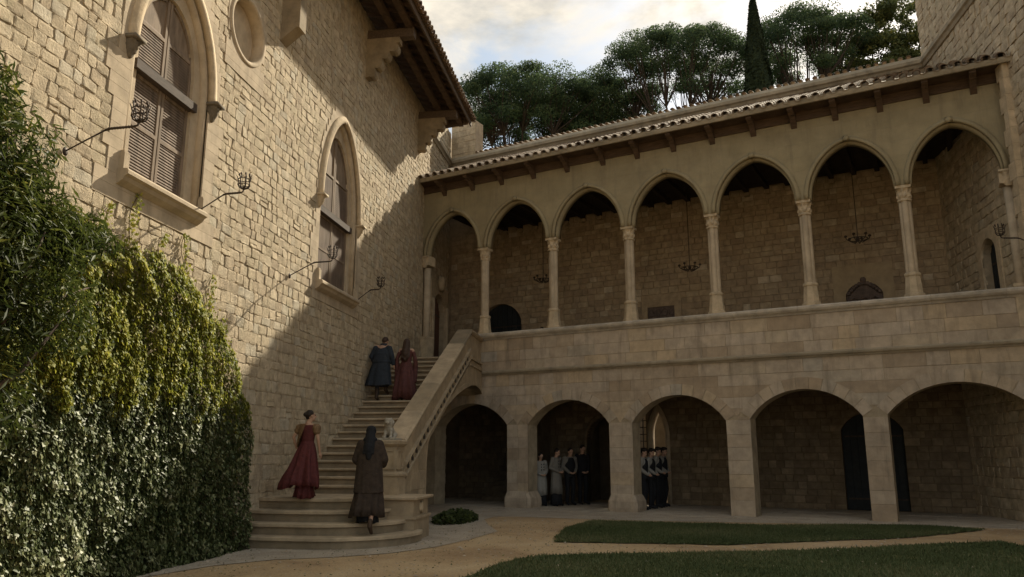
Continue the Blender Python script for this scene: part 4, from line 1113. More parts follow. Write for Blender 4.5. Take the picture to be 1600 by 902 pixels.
def curved_outline(yf, xr, rx, ry, yb=-9.3):
    pts = [(0.0, yb), (0.0, yf + 0.10)]
    pts += [(xr - rx - (xr - rx) * (1 - k / 4), yf + 0.10 * (1 - k / 4) ** 1.5) for k in range(1, 5)]
    for k in range(1, 13):
        a = -pi / 2 + pi / 2 * k / 12
        pts.append((xr - rx + cos(a) * rx, yf + ry + sin(a) * ry))
    pts.append((xr, yb)); return pts
steps = [(-12.30, 3.03, 1.55, 1.5, 0.0, 0.2), (-11.98, 2.72, 1.4, 1.25, 0.2, 0.4), (-11.66, 2.42, 1.2, 1.0, 0.4, 0.6)]
for yf, xr, rx, ry, z0, z1 in steps:
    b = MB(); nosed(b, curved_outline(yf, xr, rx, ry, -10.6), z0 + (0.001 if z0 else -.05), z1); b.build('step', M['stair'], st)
b = MB(); nosed(b, curved_outline(-11.3, 2.2, 1.0, .45, -9.2)[:-1] + [(2.2, -10.82), (2.2, -9.2)], 0.601, LZ); b.build('landing', M['stair'], st)
# square block at the right of the landing
b = MB(); b.box(2.05, 2.93, -10.80, -9.68, -.05, .40, .3); b.box(2.05, 2.965, -10.835, -9.65, .40, .445, .5); b.box(2.05, 2.90, -10.77, -9.70, .445, .745, .4)
b.build('landing_block', M['stair'], st)
b = MB(); b.loft([[(x, y, z_) for x, y in ((2.0 - e * 0, -10.83 - e), (2.96 + e, -10.83 - e), (2.96 + e, -9.62 + e), (2.0, -9.62 + e))] for z_, e in ((.746, 0), (.76, .03), (.795, .035), (.807, .02))], True, .8); b.build('landing_slab', M['stair'], st)
b = MB(); b.sphere((2.915, -10.2, .60), (.02, .13, .10), 12, 8, fn=lambda th, ph: 1 + .3 * cos(3 * th)); b.build('shield_carving', M['trim'], st, True)
for i in range(NR):
    y = Y0 + i * TREAD; z = LZ + i * RISE; b = MB()
    yb = y + TREAD + 0.06 if i < NR - 1 else -0.3
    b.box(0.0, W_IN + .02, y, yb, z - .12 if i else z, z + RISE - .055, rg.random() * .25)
    t = rg.random()
    b.loft([[(x, q, w_) for q, w_ in ((yb - .002, z + RISE - .054), (y - .05, z + RISE - .054), (y - .065, z + RISE - .04), (y - .065, z + RISE - .012), (y - .05, z + RISE), (yb - .002, z + RISE))] for x in (0.001, W_IN + .019)], True, .5 + t * .5)
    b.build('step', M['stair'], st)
# body under the flight, with a rampant arch open to the right
def fy(y): return LZ + (y - Y0) * 0.497
under = [(-9.62, 0.0), (-7.65, 0.0), (-7.62, 0.9), (-7.60, 1.5), (-7.50, 1.85), (-7.15, 2.20), (-6.5, 2.55), (-5.6, 2.84), (-4.5, 3.20), (-3.5, 3.45), (-2.6, 3.62), (-1.9, 3.68), (-1.25, 3.62), (-0.75, 3.45)]
SK = 1.0
n = len(under)
mb = MB()
top = [(-9.62, .79), (-2.2, 4.32), (-0.75, 4.32)]
poly = under + [(-0.75, 4.35), (-2.1, 4.35), (-9.62, 0.66)]
def lowline(y): return LZ + (y - Y0) * 0.4985 - 0.30
poly_in = [(y, min(z, lowline(y))) if -8.0 < y and z > 0.5 and k < len(under) else (y, z) for k, (y, z) in enumerate(poly)]
poly_in[-2] = (-2.1, 4.30)
poly_out = list(poly); poly_out[-1] = (-9.62, 0.92); poly_out[-2] = (-2.5, 4.40)
for x0, x1, poly in ((0.002, W_IN + .004, poly_in), (W_IN + .006, W_OUT, poly_out)):
    vs = [(x0, y, z) for y, z in poly] + [(x1, y, z) for y, z in poly]; m = len(poly)
    mb.add(vs, [tuple(range(m - 1, -1, -1)), tuple(range(m, 2 * m))] + [(i, (i + 1) % m, (i + 1) % m + m, i + m) for i in range(m)], .4)
mb.build('stair_body', M['stair'], st)
# masonry face blocks of the flank below the frieze
PT = 1.07                                        # parapet height over the nosing line
def ptop(y): return min(LZ + (y - Y0) * 0.497 + PT, 5.30)
KN = Y0 + (5.30 - LZ - PT) / 0.497
par_poly = [(Y0 + 0.12, 1.0), (-0.62 - .0, 4.2), (-0.62, 5.18), (KN, 5.18), (Y0 + 0.12, ptop(Y0 + .12) - .12)]
mb = MB(); m = len(par_poly)
pp = [(Y0 + .12, .86), (-2.35, 4.36), (-0.80, 4.36), (-0.80, 5.18), (KN + .02, 5.18), (Y0 + .12, ptop(Y0 + .12) - .12)]; m = len(pp)
vs = [(W_IN, y, z) for y, z in pp] + [(W_OUT - .03, y, z) for y, z in pp]
mb.add(vs, [tuple(range(m - 1, -1, -1)), tuple(range(m, 2 * m))] + [(i, (i + 1) % m, (i + 1) % m + m, i + m) for i in range(m)], .5)
mb.build('parapet', M['stair'], st)
# coping in long slabs
cop = [(W_IN - .05, -.13), (W_IN - .07, -.06), (W_IN - .03, 0.0), (W_OUT + .03, 0.0), (W_OUT + .07, -.05), (W_OUT + .05, -.10), (W_OUT + .0, -.14)]
ys = [Y0 + .1, -8.2, -6.7, -5.2, -3.9, KN]
for i in range(len(ys) - 1):
    b = MB(); t = rg.random()
    b.loft([[(x, y, ptop(y) + dz) for x, dz in cop] for y in (ys[i], ys[i + 1] - (.006 if i < 4 else 0))], True, t); b.build('coping_slab', M['stair'], st)
b = MB(); b.loft([[(x, y, 5.30 + dz) for x, dz in cop] for y in (KN + .001, -0.93)], True, .6); b.build('coping_slab', M['stair'], st)
# mouldings parallel to the slope on the outer face and the trefoil frieze between them
def slope_strip(name, off, h, d, y0=Y0 + .3, y1=-2.75, mat='stair'):
    b = MB(); b.loft([[(W_OUT + a, y, LZ + (y - Y0) * .497 + off + q) for a, q in ((-.04, 0), (d * .6, 0), (d, h * .4), (d * .8, h), (-.04, h))] for y in (y0, y1)], True); return b.build(name, M[mat], st)
slope_strip('upper_moulding', 0.44, 0.06, 0.05); slope_strip('lower_moulding', 0.18, 0.05, 0.045, y1=-2.6)
slope_strip('panel_moulding', 0.88, 0.03, 0.03)
y = Y0 + .5
while y < -2.95:
    zc = LZ + (y - Y0) * .497 + .335
    b = MB()
    for k in range(3):
        a = pi / 2 + k * 2 * pi / 3
        b.sphere((W_OUT + .006, y + cos(a) * .05, zc + sin(a) * .05), (.012, .05, .05), 8, 6)
    b.build('trefoil', M['eye'], st, True); y += .315  # raised lobes coloured near black to give the shade of carved holes
slope_strip('frieze_band', 0.245, 0.19, 0.004)
# level ends of the mouldings near the gallery wall
for z_, h, d in ((4.40, .07, .05), (4.20, .05, .045)):
    b = MB(); b.box(W_OUT - .04, W_OUT + d, -2.75, -1.0, z_, z_ + h); b.build('level_moulding', M['stair'], st)
# curved rib along the rampant arch
b = MB(); rib = under[1:]
b.loft([[(x, y, z) for x, (y, z) in ((W_OUT - .3, (q[0], q[1])), (W_OUT + .012, (q[0], q[1])), (W_OUT + .012, (q[0] - (.13 if k < 4 else .05), q[1] + (0 if k < 3 else .12))), (W_OUT - .3, (q[0] - (.1 if k < 4 else .05), q[1] + (0 if k < 3 else .1))))] for k, q in enumerate(rib)], True); b.build('arch_rib', M['stair'], st)
# blocks of the flank
for (y0, y1, z0, z1) in ((-9.25, -8.55, .0, .42), (-8.53, -7.7, .0, .42), (-9.25, -8.3, .44, .82), (-8.28, -7.7, .44, .82), (-8.9, -8.2, .84, 1.2), (-8.18, -7.68, .84, 1.25), (-8.3, -7.72, 1.27, 1.6)):
    b = block([(y0, z0), (y1, z0), (y1, z1), (y0, z1)], lambda a, z, d: (W_OUT + d, a, z), -.03, .008, rg, .006); b.build('ashlar_block', M['stair'], st)
# newel pillar
NX0, NX1, NY0, NY1 = 1.83, 2.33, -10.02, -9.52
def sq(e, z): return [(NX0 - e, NY0 - e, z), (NX1 + e, NY0 - e, z), (NX1 + e, NY1 + e, z), (NX0 - e, NY1 + e, z)]
b = MB(); b.loft([sq(e, z) for e, z in ((.03, .8), (.03, 1.16), (.055, 1.17), (.055, 1.21), (.02, 1.25), (-.03, 1.26), (-.03, 1.74), (.0, 1.76), (.05, 1.80), (.06, 1.86), (.04, 1.88))], True, .6); nw = b.build('newel_pillar', M['stair'], st)
b = MB()
for (x0, x1, z0, z1) in ((NX0 + .06, NX1 - .06, 1.30, 1.33), (NX0 + .06, NX1 - .06, 1.66, 1.69), (NX0 + .06, NX0 + .09, 1.33, 1.66), (NX1 - .09, NX1 - .06, 1.33, 1.66)): b.box(x0, x1, NY0 + .005, NY0 + .04, z0, z1)
for (y0, y1, z0, z1) in ((NY0 + .06, NY1 - .06, 1.30, 1.33), (NY0 + .06, NY1 - .06, 1.66, 1.69), (NY0 + .06, NY0 + .09, 1.33, 1.66), (NY1 - .09, NY1 - .06, 1.33, 1.66)): b.box(NX1 - .04, NX1 - .005, y0, y1, z0, z1)
b.build('panel_frame', M['stair'], nw)

# ------------------------------------------------------------------ organic helper: union of shapes by voxel remesh
DG = None
def remeshed(name, mb, mat, parent, voxel=0.012, smooth=3, kind=None):
    me = bpy.data.meshes.new('tmp'); me.from_pydata(mb.v, [], mb.f); me.update()
    o = bpy.data.objects.new('tmp', me); COL.objects.link(o)
    md = o.modifiers.new('r', 'REMESH'); md.mode = 'VOXEL'; md.voxel_size = voxel; md.use_smooth_shade = True
    if smooth:
        s_ = o.modifiers.new('s', 'SMOOTH'); s_.iterations = smooth; s_.factor = 0.5
    dg = bpy.context.evaluated_depsgraph_get(); dg.update()
    m2 = bpy.data.meshes.new_from_object(o.evaluated_get(dg)); m2.name = name
    bpy.data.objects.remove(o); bpy.data.meshes.remove(me)
    m2.materials.clear(); m2.materials.append(mat)
    at = m2.attributes.new('tint', 'FLOAT', 'POINT'); at.data.foreach_set('value', np.full(len(m2.vertices), .5, np.float32))
    return link(name, m2, parent, kind=kind)
def cap(mb, p, q, r0, r1, seg=12, sx=1.0, side=None):
    """closed tapered capsule from p to q"""
    p = Vector(p); q = Vector(q); d = (q - p); L_ = d.length
    if L_ < 1e-6: mb.sphere(p, r0); return
    d.normalize(); ref = Vector((1, 0, 0)) if abs(d.x) < .8 else Vector((0, 1, 0))
    v_ = d.cross(ref).normalized(); u = v_.cross(d).normalized()
    if side is not None: u = Vector(side).normalized(); v_ = d.cross(u).normalized()
    rings = []
    for (c, r, k) in [(p, r0, -a) for a in (1.35, .9, .45)] + [(p, r0, 0), (q, r1, 0)] + [(q, r1, a) for a in (.45, .9, 1.35)]:
        cc = c + d * (sin(k) * r); rr_ = r * cos(k)
        rings.append([tuple(cc + u * (cos(t) * rr_ * sx) + v_ * (sin(t) * rr_)) for t in [2 * pi * i / seg for i in range(seg)]])
    mb.loft(rings, True)
# stone lion seated on the newel
ln = thing('lion_statue', 'small weathered stone lion seated on the newel pillar at the foot of the stairs', 'statue', ((NX0 + NX1) / 2, (NY0 + NY1) / 2, 1.88), pi)
b = MB()
b.box(-.20, .20, -.20, .20, 0, .045)
b.sphere((0, -.07, .13), (.12, .12, .10)); b.sphere((0, .02, .20), (.105, .10, .12)); cap(b, (0, .05, .22), (0, .10, .33), .085, .075)
for s in (-1, 1):
    cap(b, (s * .06, .10, .20), (s * .065, .14, .05), .035, .032); cap(b, (s * .065, .14, .06), (s * .065, .19, .055), .032, .028)
    cap(b, (s * .10, -.06, .12), (s * .115, .06, .06), .05, .035); b.sphere((s * .055, .09, .44), .022)
b.sphere((0, .12, .37), (.085, .085, .08)); b.sphere((0, .195, .35), (.045, .05, .038)); b.sphere((0, .07, .35), (.115, .10, .11), 14, 10, fn=lambda th, ph: 1 + .1 * sin(9 * th) * sin(7 * ph))
cap(b, (0, -.17, .08), (.11, -.12, .07), .022, .02)
remeshed('lion_body', b, M['lion'], ln, .011, 1)

# ================================================================== IRONWORK
def sconce(loc, rz, reach, label, s=1.0):
    t = thing('wall_torch_holder', label, 'wall torch', loc, rz, 'iron basket torch holders on the stone walls')
    s *= .86   # local: +x away from the wall
    b = MB(); b.tube([(0, 0, -.02), (reach * .30, 0, .12), (reach * .55, 0, .235)], [.010, .010, .012], 6); b.tube([(reach * .55, 0, .235), (reach * .62, 0, .25), (reach * .95, 0, .26), (reach, 0, .27), (reach + .015, 0, .32)], [.016, .016, .014, .013, .012], 8)
    for k in range(9): b.sphere((reach * (.60 + .04 * k), 0, .250 + .001 * k), .02, 6, 5)
    b.build('bracket_arm', M['iron'], t, True)
    b = MB(); b.sphere((0.01, 0, -.02), (.02, .05, .06), 8, 6); b.build('wall_plate', M['iron'], t, True)
    c = (reach + .015, 0, .33)
    b = MB()
    for z_, r in ((.06, .105 * s), (.15, .115 * s)): b.tube([(c[0] + cos(a) * r, sin(a) * r, c[2] + z_) for a in [2 * pi * q / 16 for q in range(17)]], .008, 5)
    for k in range(7):
        a = 2 * pi * k / 7
        b.tube([(c[0] + cos(a) * r * s, sin(a) * r * s, c[2] + z_) for r, z_ in ((.02, -.01), (.08, .01), (.115, .06), (.105, .12), (.125, .18), (.15, .225))], [.009, .009, .009, .009, .009, .005], 5)
        b.sphere((c[0] + cos(a) * .10 * s, sin(a) * .10 * s, c[2] + .235), (.016, .016, .025), 6, 5)
    b.sphere(c, .03, 8, 6); b.build('basket', M['iron'], t, True)
    return t
sconce((0.03, -17.25, 5.38), 0, 0.98, 'rusty iron torch holder on the lit wall left of the largest shuttered window')
sconce((0.03, -14.12, 5.58), 0, 0.76, 'iron torch holder just right of the sill of the largest shuttered window')
sconce((0.03, -10.55, 5.28), 0, 0.92, 'iron torch holder reaching across the foot of the second, narrower shuttered window')
sconce((0.03, -6.45, 5.55), 0, 0.62, 'iron torch holder on the shaded wall right of the second shuttered window')
sconce((XR - 0.03, -7.2, 6.10), pi, 0.85, 'iron torch holder at the right edge beside the last loggia arch')
def chandelier(s, n, z, zt, label):
    t = thing('iron_chandelier', label, 'chandelier', G2W(s, n, z), GROT, 'small iron chandeliers hanging in the loggia')
    b = MB(); b.tube([(0, 0, 0.0), (0, 0, zt - z)], .012, 5); b.build('chain', M['iron'], t)
    b = MB(); b.sphere((0, 0, 0), (.05, .05, .07), 8, 6); b.tube([(cos(a) * .26, sin(a) * .26, 0) for a in [2 * pi * q / 18 for q in range(19)]], .014, 5); b.build('ring', M['iron'], t, True)
    for k in range(6):
        a = 2 * pi * k / 6 + .3; b = MB()
        b.tube([(cos(a) * r, sin(a) * r, z_) for r, z_ in ((.02, -.05), (.12, -.10), (.22, -.04), (.30, .0), (.32, .06))], .013, 5); b.sphere((cos(a) * .32, sin(a) * .32, .09), (.045, .045, .035), 8, 6)
        b.build('candle_arm', M['iron'], t, True)
chandelier(8.78, 2.2, 7.36, 10.3, 'iron chandelier hanging in the fourth loggia bay from the stairs')
chandelier(13.7, 2.2, 7.62, 10.3, 'iron chandelier hanging above the ochre niche panel in the sixth loggia bay')
chandelier(3.58, 2.2, 7.55, 10.3, 'iron chandelier partly hidden behind the second slender column')
# ================================================================== FOLIAGE
def leaf_cloud(name, C, Nn, size, shape, tint, mat, parent, seed, kind='stuff', aspect=1.0):
    """C centres, Nn facing directions; every leaf is a small folded blade"""
    R_ = np.random.RandomState(seed); m = len(C)
    Nn = Nn / (np.linalg.norm(Nn, axis=1, keepdims=True) + 1e-9)
    A = R_.normal(size=(m, 3)); U = np.cross(Nn, A); U /= np.linalg.norm(U, axis=1, keepdims=True) + 1e-9; Vv = np.cross(Nn, U)
    prof = {'ivy': ([(-.1, -.5, 0), (.5, -.15, .06), (.12, .1, .0), (0, .62, -.06), (-.5, -.15, .06)], [(0, 1, 2), (0, 2, 4), (2, 3, 4), (1, 3, 2)]),
            'long': ([(0, -1.0, 0), (.17, -.2, .05), (0, 1.0, -.12), (-.17, -.2, .05)], [(0, 1, 2), (0, 2, 3)]),
            'oval': ([(0, -.6, 0), (.33, 0, .06), (0, .6, -.05), (-.33, 0, .06)], [(0, 1, 2), (0, 2, 3)])}[shape]
    pts = np.array(prof[0]); fs = np.array(prof[1]); k = len(pts)
    s = np.asarray(size).reshape(-1, 1, 1) if hasattr(size, '__len__') else size
    V = C[:, None, :] + s * (pts[None, :, 0:1] * U[:, None, :] * aspect + pts[None, :, 1:2] * Vv[:, None, :] + pts[None, :, 2:3] * Nn[:, None, :])
    Fc = (np.arange(m)[:, None, None] * k + fs[None]).reshape(-1, 3)
    return fast_mesh(name, V.reshape(-1, 3), Fc, np.repeat(np.clip(tint, 0, 1), k), mat, parent, kind)
def fbm(x, y, z=0.0, s=1.0): return mnoise.fractal(Vector((x * s, y * s, z * s)), 1.0, 2.0, 3)
# ---- ivy on the hall wall
ivy = thing('ivy', 'thick mass of glossy ivy covering the lower left of the hall wall', 'ivy', (0.3, -15, 0))
R_ = np.random.RandomState(5)
def ivy_top(y):
    xs = [-26, -18, -17, -16, -14.9, -13.7, -13.1, -12.6, -12.25, -12.1]; zs = [4.6, 4.5, 4.2, 4.5, 4.5, 4.05, 3.6, 2.95, 2.3, 0.5]
    return np.interp(y, xs, zs)
m = 190000
y = -12.05 - (R_.rand(m) ** 0.8) * 9.5; z = R_.rand(m) * 4.9
nz = np.array([fbm(0, a, b, .9) for a, b in zip(y[::1], z[::1])]); nz2 = np.array([fbm(3, a * 1.1, b * .8, 4.2) for a, b in zip(y, z)])
top_ = ivy_top(y) + nz2 * 0.22
keep = z < top_
edge = np.clip((top_ - z) / 0.5, 0, 1) ** .6 * np.clip((-12.1 - y) / .35 + .3, .25, 1)
thick = (0.32 + 0.09 * nz + 0.05 * nz2 + 0.10 * np.clip(1 - z / 1.5, 0, 1)) * edge
d_ = np.abs(R_.normal(0, 0.028, m)); x = 0.03 + np.clip(thick, 0.03, None) - d_ + R_.normal(0, .012, m)
keep &= x > 0.0
C = np.column_stack([x - .3, y + 15, z])[keep]; n_ = keep.sum()
N_ = np.column_stack([np.full(n_, 1.0), R_.normal(.45, .38, n_), R_.normal(.4, .38, n_)])
tt = np.clip(.42 + .35 * nz2[keep] + R_.normal(0, .2, n_) + .10 * (z[keep] > 2.6), 0, 1)
szs = R_.uniform(.028, .066, n_) * (1 + .3 * (R_.rand(n_) < .1))
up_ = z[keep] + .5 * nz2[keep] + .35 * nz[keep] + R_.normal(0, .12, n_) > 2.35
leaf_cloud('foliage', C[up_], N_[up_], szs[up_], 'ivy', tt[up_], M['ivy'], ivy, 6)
leaf_cloud('low_foliage', C[~up_], N_[~up_], szs[~up_] * 1.12, 'ivy', np.clip(tt[~up_] + .08, 0, 1), M['ivy_low'], ivy, 7)
# climbing runners above the mass
for (y0, z0, h, dy) in ((-15.9, 4.3, 1.0, .15), (-14.4, 4.3, .75, -.1), (-13.6, 3.9, .7, .05), (-16.6, 4.2, .8, .3), (-13.05, 3.5, .45, -.05), (-15.2, 4.4, .5, .2), (-12.35, 1.2, 1.3, .25)):
    pts = [(0.03, y0 + dy * t + .06 * sin(7 * t), z0 + h * t) for t in np.linspace(0, 1, 8)]
    b = MB(); b.tube([(p[0] - .3, p[1] + 15, p[2]) for p in pts], .006, 4); b.build('stem', M['bark'], ivy)
    k = int(170 * h); t = R_.rand(k) ** 1.3
    P = np.column_stack([.05 + R_.rand(k) * .07 - .3, y0 + dy * t + R_.normal(0, .09, k) * (1.2 - t) + 15, z0 + h * t])
    leaf_cloud('runner_leaves', P, np.column_stack([np.ones(k), R_.normal(0, .5, k), R_.normal(0, .5, k)]), R_.uniform(.035, .06, k), 'ivy', R_.uniform(.3, 1, k), M['ivy'], ivy, 60)
# woody stems
for y0 in (-13.2, -14.6, -16.1, -17.4, -18.8):
    b = MB(); b.tube([(.04 - .3, y0 + .15 * sin(k_ * 1.3) + 15, k_ * .45) for k_ in range(9)], [.03 - .0028 * k_ for k_ in range(9)], 6); b.build('stem', M['bark'], ivy, True)
# ---- laurel tree in front, left edge
lt = thing('laurel_tree', 'dark long-leaved laurel tree at the left edge in front of the ivy', 'tree', (1.0, -19.3, 0))
b = MB(); b.tube([(0, 0, -.1), (.03, .05, 1.0), (-.04, .1, 2.0), (.0, .1, 3.0), (.02, .2, 4.2)], [.09, .075, .065, .05, .02], 8)
for (dx, dy, dz, z0) in ((.3, .9, 1.2, 2.0), (-.2, -.7, 1.6, 2.2), (.5, .1, 1.3, 2.4), (-.3, .6, 2.1, 2.6), (.2, 1.2, .5, 2.9)):
    b.tube([(0, .08, z0), (dx * .5, dy * .5 + .08, z0 + dz * .35), (dx, dy + .08, z0 + dz)], [.04, .025, .008], 6)
b.build('trunk', M['bark'], lt, True)
Cs = []; Ns = []; Ts = []
for (cx_, cy_, cz_, rx, ry, rz_, k) in ((0, 0, 3.5, .75, .95, .85, 5200), (-.1, -.2, 4.5, .6, .75, .75, 3800), (-.2, -.5, 5.1, .5, .6, .55, 2200), (.1, .85, 3.9, .35, .55, .35, 1500), (0, .4, 3.0, .6, .9, .6, 2600), (.0, 1.5, 4.02, .16, .38, .16, 420), (0, -1.1, 3.6, .7, .8, 1.5, 3600), (-.1, .35, 4.2, .4, .5, .4, 1300), (0, -.3, 2.2, .6, .9, .7, 1800)):
    u = R_.normal(size=(k, 3)); u /= np.linalg.norm(u, axis=1, keepdims=True); r = R_.rand(k, 1) ** .33 * (1 + .18 * np.sin(5 * u[:, :1] + 4 * u[:, 1:2] * 2 + cx_ * 9))
    c = np.array([[cx_, cy_, cz_]]) + u * r * np.array([[rx, ry, rz_]])
    # whorls: snap to shoots
    sh = c + R_.normal(0, .03, (k, 3))
    Cs.append(sh); Ns.append(u * .6 + R_.normal(0, .6, (k, 3)) + [.1, .5, .7]); Ts.append(.35 + .3 * u[:, 2] + R_.normal(0, .22, k))
leaf_cloud('crown', np.vstack(Cs), np.vstack(Ns), R_.uniform(.05, .095, sum(len(q) for q in Cs)), 'long', np.concatenate(Ts), M['laurel'], lt, 8)
# ---- low plant beside the stairs
lp = thing('ground_plant', 'low clump of dark green leaves at the foot of the stair landing', 'plant', (2.6, -6.3, 0))
k = 1700; a = R_.uniform(0, 2 * pi, k); r = np.sqrt(R_.rand(k)); P = np.column_stack([r * np.cos(a) * .5 + .1, r * np.sin(a) * 1.2 + .1, R_.rand(k) * .30 * (1 - r ** 2 * .6)])
leaf_cloud('foliage', P, np.column_stack([R_.normal(0, .5, k), R_.normal(-.3, .5, k), np.ones(k)]), R_.uniform(.05, .09, k), 'ivy', R_.uniform(0, .6, k), M['laurel'], lp, 12)
b = MB(); 
for q in range(8): b.tube([(0, q * .25 - 1, 0), (.05, q * .25 - .9, .15)], .006, 4)
b.build('stem', M['bark'], lp)

# ---- trees behind the roofs
KF = 1.65                                         # the trees stand on the wooded rise well behind the building
def far(t):
    x, y, _ = t.location; t.scale = (KF, KF, KF)
    t.location = (CAM[0] + KF * (x - CAM[0]), CAM[1] + KF * (y - CAM[1]), 1.6 - 1.6 * KF); return t
def pine(x, y, zc, rx, rz_, h0, label, seed, nclump=70, low=.85, lean=(0, 0)):
    R_ = np.random.RandomState(seed)
    t = far(thing('stone_pine', label, 'tree', (x, y, 0), 0, 'umbrella pines behind the loggia roof'))
    b = MB(); fork = h0
    b.tube([(0, 0, 6.5), (.1, .05, 8.5), (lean[0] * .5, 0, fork * .75), (lean[0], lean[1], fork)], [.26, .22, .20, .17], 10)
    cl = []
    for k in range(nclump):
        a = k * 2.39996 + R_.normal(0, .2); rr = sqrt((k + .5) / nclump) * rx * R_.uniform(.9, 1.08)
        zz = zc + rz_ * sqrt(max(0, 1 - (rr / rx / 1.12) ** 2)) * R_.uniform(.72, 1.05) - .2
        cl.append((cos(a) * rr + lean[0], sin(a) * rr * .85 + lean[1], zz))
        if R_.rand() < low: cl.append((cos(a) * rr * .8 + lean[0], sin(a) * rr * .7 + lean[1], zz - R_.uniform(.7, 2.1)))
    # main limbs then branches to clumps
    limbs = []
    for k in range(9):
        a = 2 * pi * k / 9 + R_.normal(0, .2); rr = rx * R_.uniform(.35, .6); e = (lean[0] + cos(a) * rr, lean[1] + sin(a) * rr * .8, fork + (zc - fork) * R_.uniform(.55, .85))
        s0 = (lean[0], lean[1], fork * R_.uniform(.9, 1.0)); mid = ((s0[0] + e[0]) / 2 + R_.normal(0, .15), (s0[1] + e[1]) / 2, (s0[2] + e[2]) / 2 - .25)
        b.tube([s0, mid, e], [.11, .075, .045], 7); limbs.append(e)
    for c in cl:
        e = min(limbs, key=lambda q: (q[0] - c[0]) ** 2 + (q[1] - c[1]) ** 2 + .3 * (q[2] - c[2]) ** 2)
        mid = tuple((e[i] + c[i]) / 2 + R_.normal(0, .18) - (.2 if i == 2 else 0) for i in range(3))
        b.tube([e, mid, c], [.04, .026, .010], 5, cap=False)
    b.build('trunk', M['pine_bark'], t, True)
    Cs, Ns, Ts = [], [], []
    for c in cl:
        k = int(R_.uniform(330, 520)); u = R_.normal(size=(k, 3)); u /= np.linalg.norm(u, axis=1, keepdims=True)
        r = R_.rand(k, 1) ** .33; sc = R_.uniform(.45, .85)
        P = np.array([c]) + u * r * np.array([[sc, sc, sc * .62]]); Cs.append(P)
        Ns.append(u + R_.normal(0, .6, (k, 3))); Ts.append(.35 + .3 * u[:, 2] + R_.normal(0, .2, k) + R_.normal(0, .08))
    leaf_cloud('crown', np.vstack(Cs), np.vstack(Ns), R_.uniform(.065, .115, sum(len(q) for q in Cs)), 'oval', np.concatenate(Ts), M['pine'], t, seed + 1)
    return t
pine(1.7, 13.2, 18.6, 4.4, 3.2, 14.2, 'broad dark umbrella pine nearest the hall eaves, lowest of the pines', 31, 100)
pine(5.7, 15.0, 19.0, 3.2, 3.0, 14.5, 'smaller umbrella pine filling the gap between the two broad crowns', 32, 64)
pine(9.6, 12.8, 19.9, 4.0, 3.5, 14.8, 'tall umbrella pine with open branching left of the cypress', 33, 95, low=.45, lean=(.3, 0))
pine(16.9, 14.0, 20.8, 3.6, 3.7, 15.8, 'umbrella pine with sparse airy crown right of the cypress', 34, 80, low=.4, lean=(-.2, 0))
# cypress
CYP_TOP = 20.0
while px((13.2, 8.6, CYP_TOP))[1] > 4: CYP_TOP += .1
cy = far(thing('cypress_tree', 'narrow dark cypress spire rising between the pines', 'tree', (13.2, 8.6, 0)))
k = 36000; t_ = R_.rand(k) ** .8; zc_ = 9 + t_ * (CYP_TOP - 9); a = R_.uniform(0, 2 * pi, k)
rad = (1.35 * (1 - t_) ** .75 + .03) * (1 + .10 * np.sin(a * 5 + t_ * 30)) * np.sqrt(R_.uniform(.55, 1, k))
P = np.column_stack([rad * np.cos(a), rad * np.sin(a), zc_]); leaf_cloud('crown', P, np.column_stack([np.cos(a), np.sin(a), R_.normal(.2, .4, k)]) + R_.normal(0, .3, (k, 3)), R_.uniform(.10, .2, k), 'long', R_.rand(k), M['cypress'], cy, 41, aspect=1.5)
b = MB(); b.tube([(0, 0, 5.5), (0, 0, 9), (0, 0, CYP_TOP - 2)], [.22, .16, .03], 8); b.build('trunk', M['bark'], cy, True)
# broadleaf tree at the right and shrubs
def broad(x, y, spheres, label, seed, name='holm_oak', kk=1.0, mat='oak', size=(.10, .17), group=None):
    R_ = np.random.RandomState(seed); t = far(thing(name, label, 'tree', (x, y, 0), 0, group))
    b = MB(); top = max(s[2] for s in spheres)
    b.tube([(0, 0, 6.0), (.1, 0, 8.5), (0, .1, top * .75)], [.3, .24, .12], 9)
    Cs, Ns, Ts = [], [], []
    for (cx_, cy_, cz_, r) in spheres:
        b.tube([(0, .05, cz_ * .62), (cx_ * .5, cy_ * .5, cz_ * .8), (cx_, cy_, cz_)], [.12, .07, .02], 6)
        ncl = int(16 * r * r * kk) + 4
        for q in range(ncl):
            u0 = R_.normal(size=3); u0 /= np.linalg.norm(u0); c = np.array([cx_, cy_, cz_]) + u0 * r * R_.uniform(.55, 1.0); k = int(200 * kk)
            u = R_.normal(size=(k, 3)); u /= np.linalg.norm(u, axis=1, keepdims=True); sc = R_.uniform(.35, .6)
            Cs.append(c + u * R_.rand(k, 1) ** .4 * [sc, sc, sc * .7]); Ns.append(u + R_.normal(0, .6, (k, 3)) + [0, 0, .3]); Ts.append(.4 + .3 * u[:, 2] + R_.normal(0, .2, k) + R_.normal(0, .12))
    b.build('trunk', M['bark'], t, True)
    leaf_cloud('crown', np.vstack(Cs), np.vstack(Ns), R_.uniform(*size, sum(len(q) for q in Cs)), 'oval', np.concatenate(Ts), M[mat], t, seed + 1)
broad(20.7, 14.9, [(-1.9, 0, 21.6, 1.2), (0, 0, 22.4, 1.8), (1.5, 0, 24.3, 1.8), (-.5, 0, 23.9, 1.1), (2.4, 0, 22.2, 1.8), (.6, 0, 20.8, 1.7), (2.8, 0, 25.8, 1.2), (-1.2, 0, 20.4, 1.2)], 'dense round green tree rising beside the right wing', 51, kk=.8)
broad(7.4, 16.0, [(-.5, 0, 17.0, 1.5), (-3.2, 0, 16.6, 1.5), (-5.6, .5, 16.2, 1.6), (2.0, 0, 16.9, 1.2)], 'low dark bushy oak behind the left pines', 52, kk=.9)
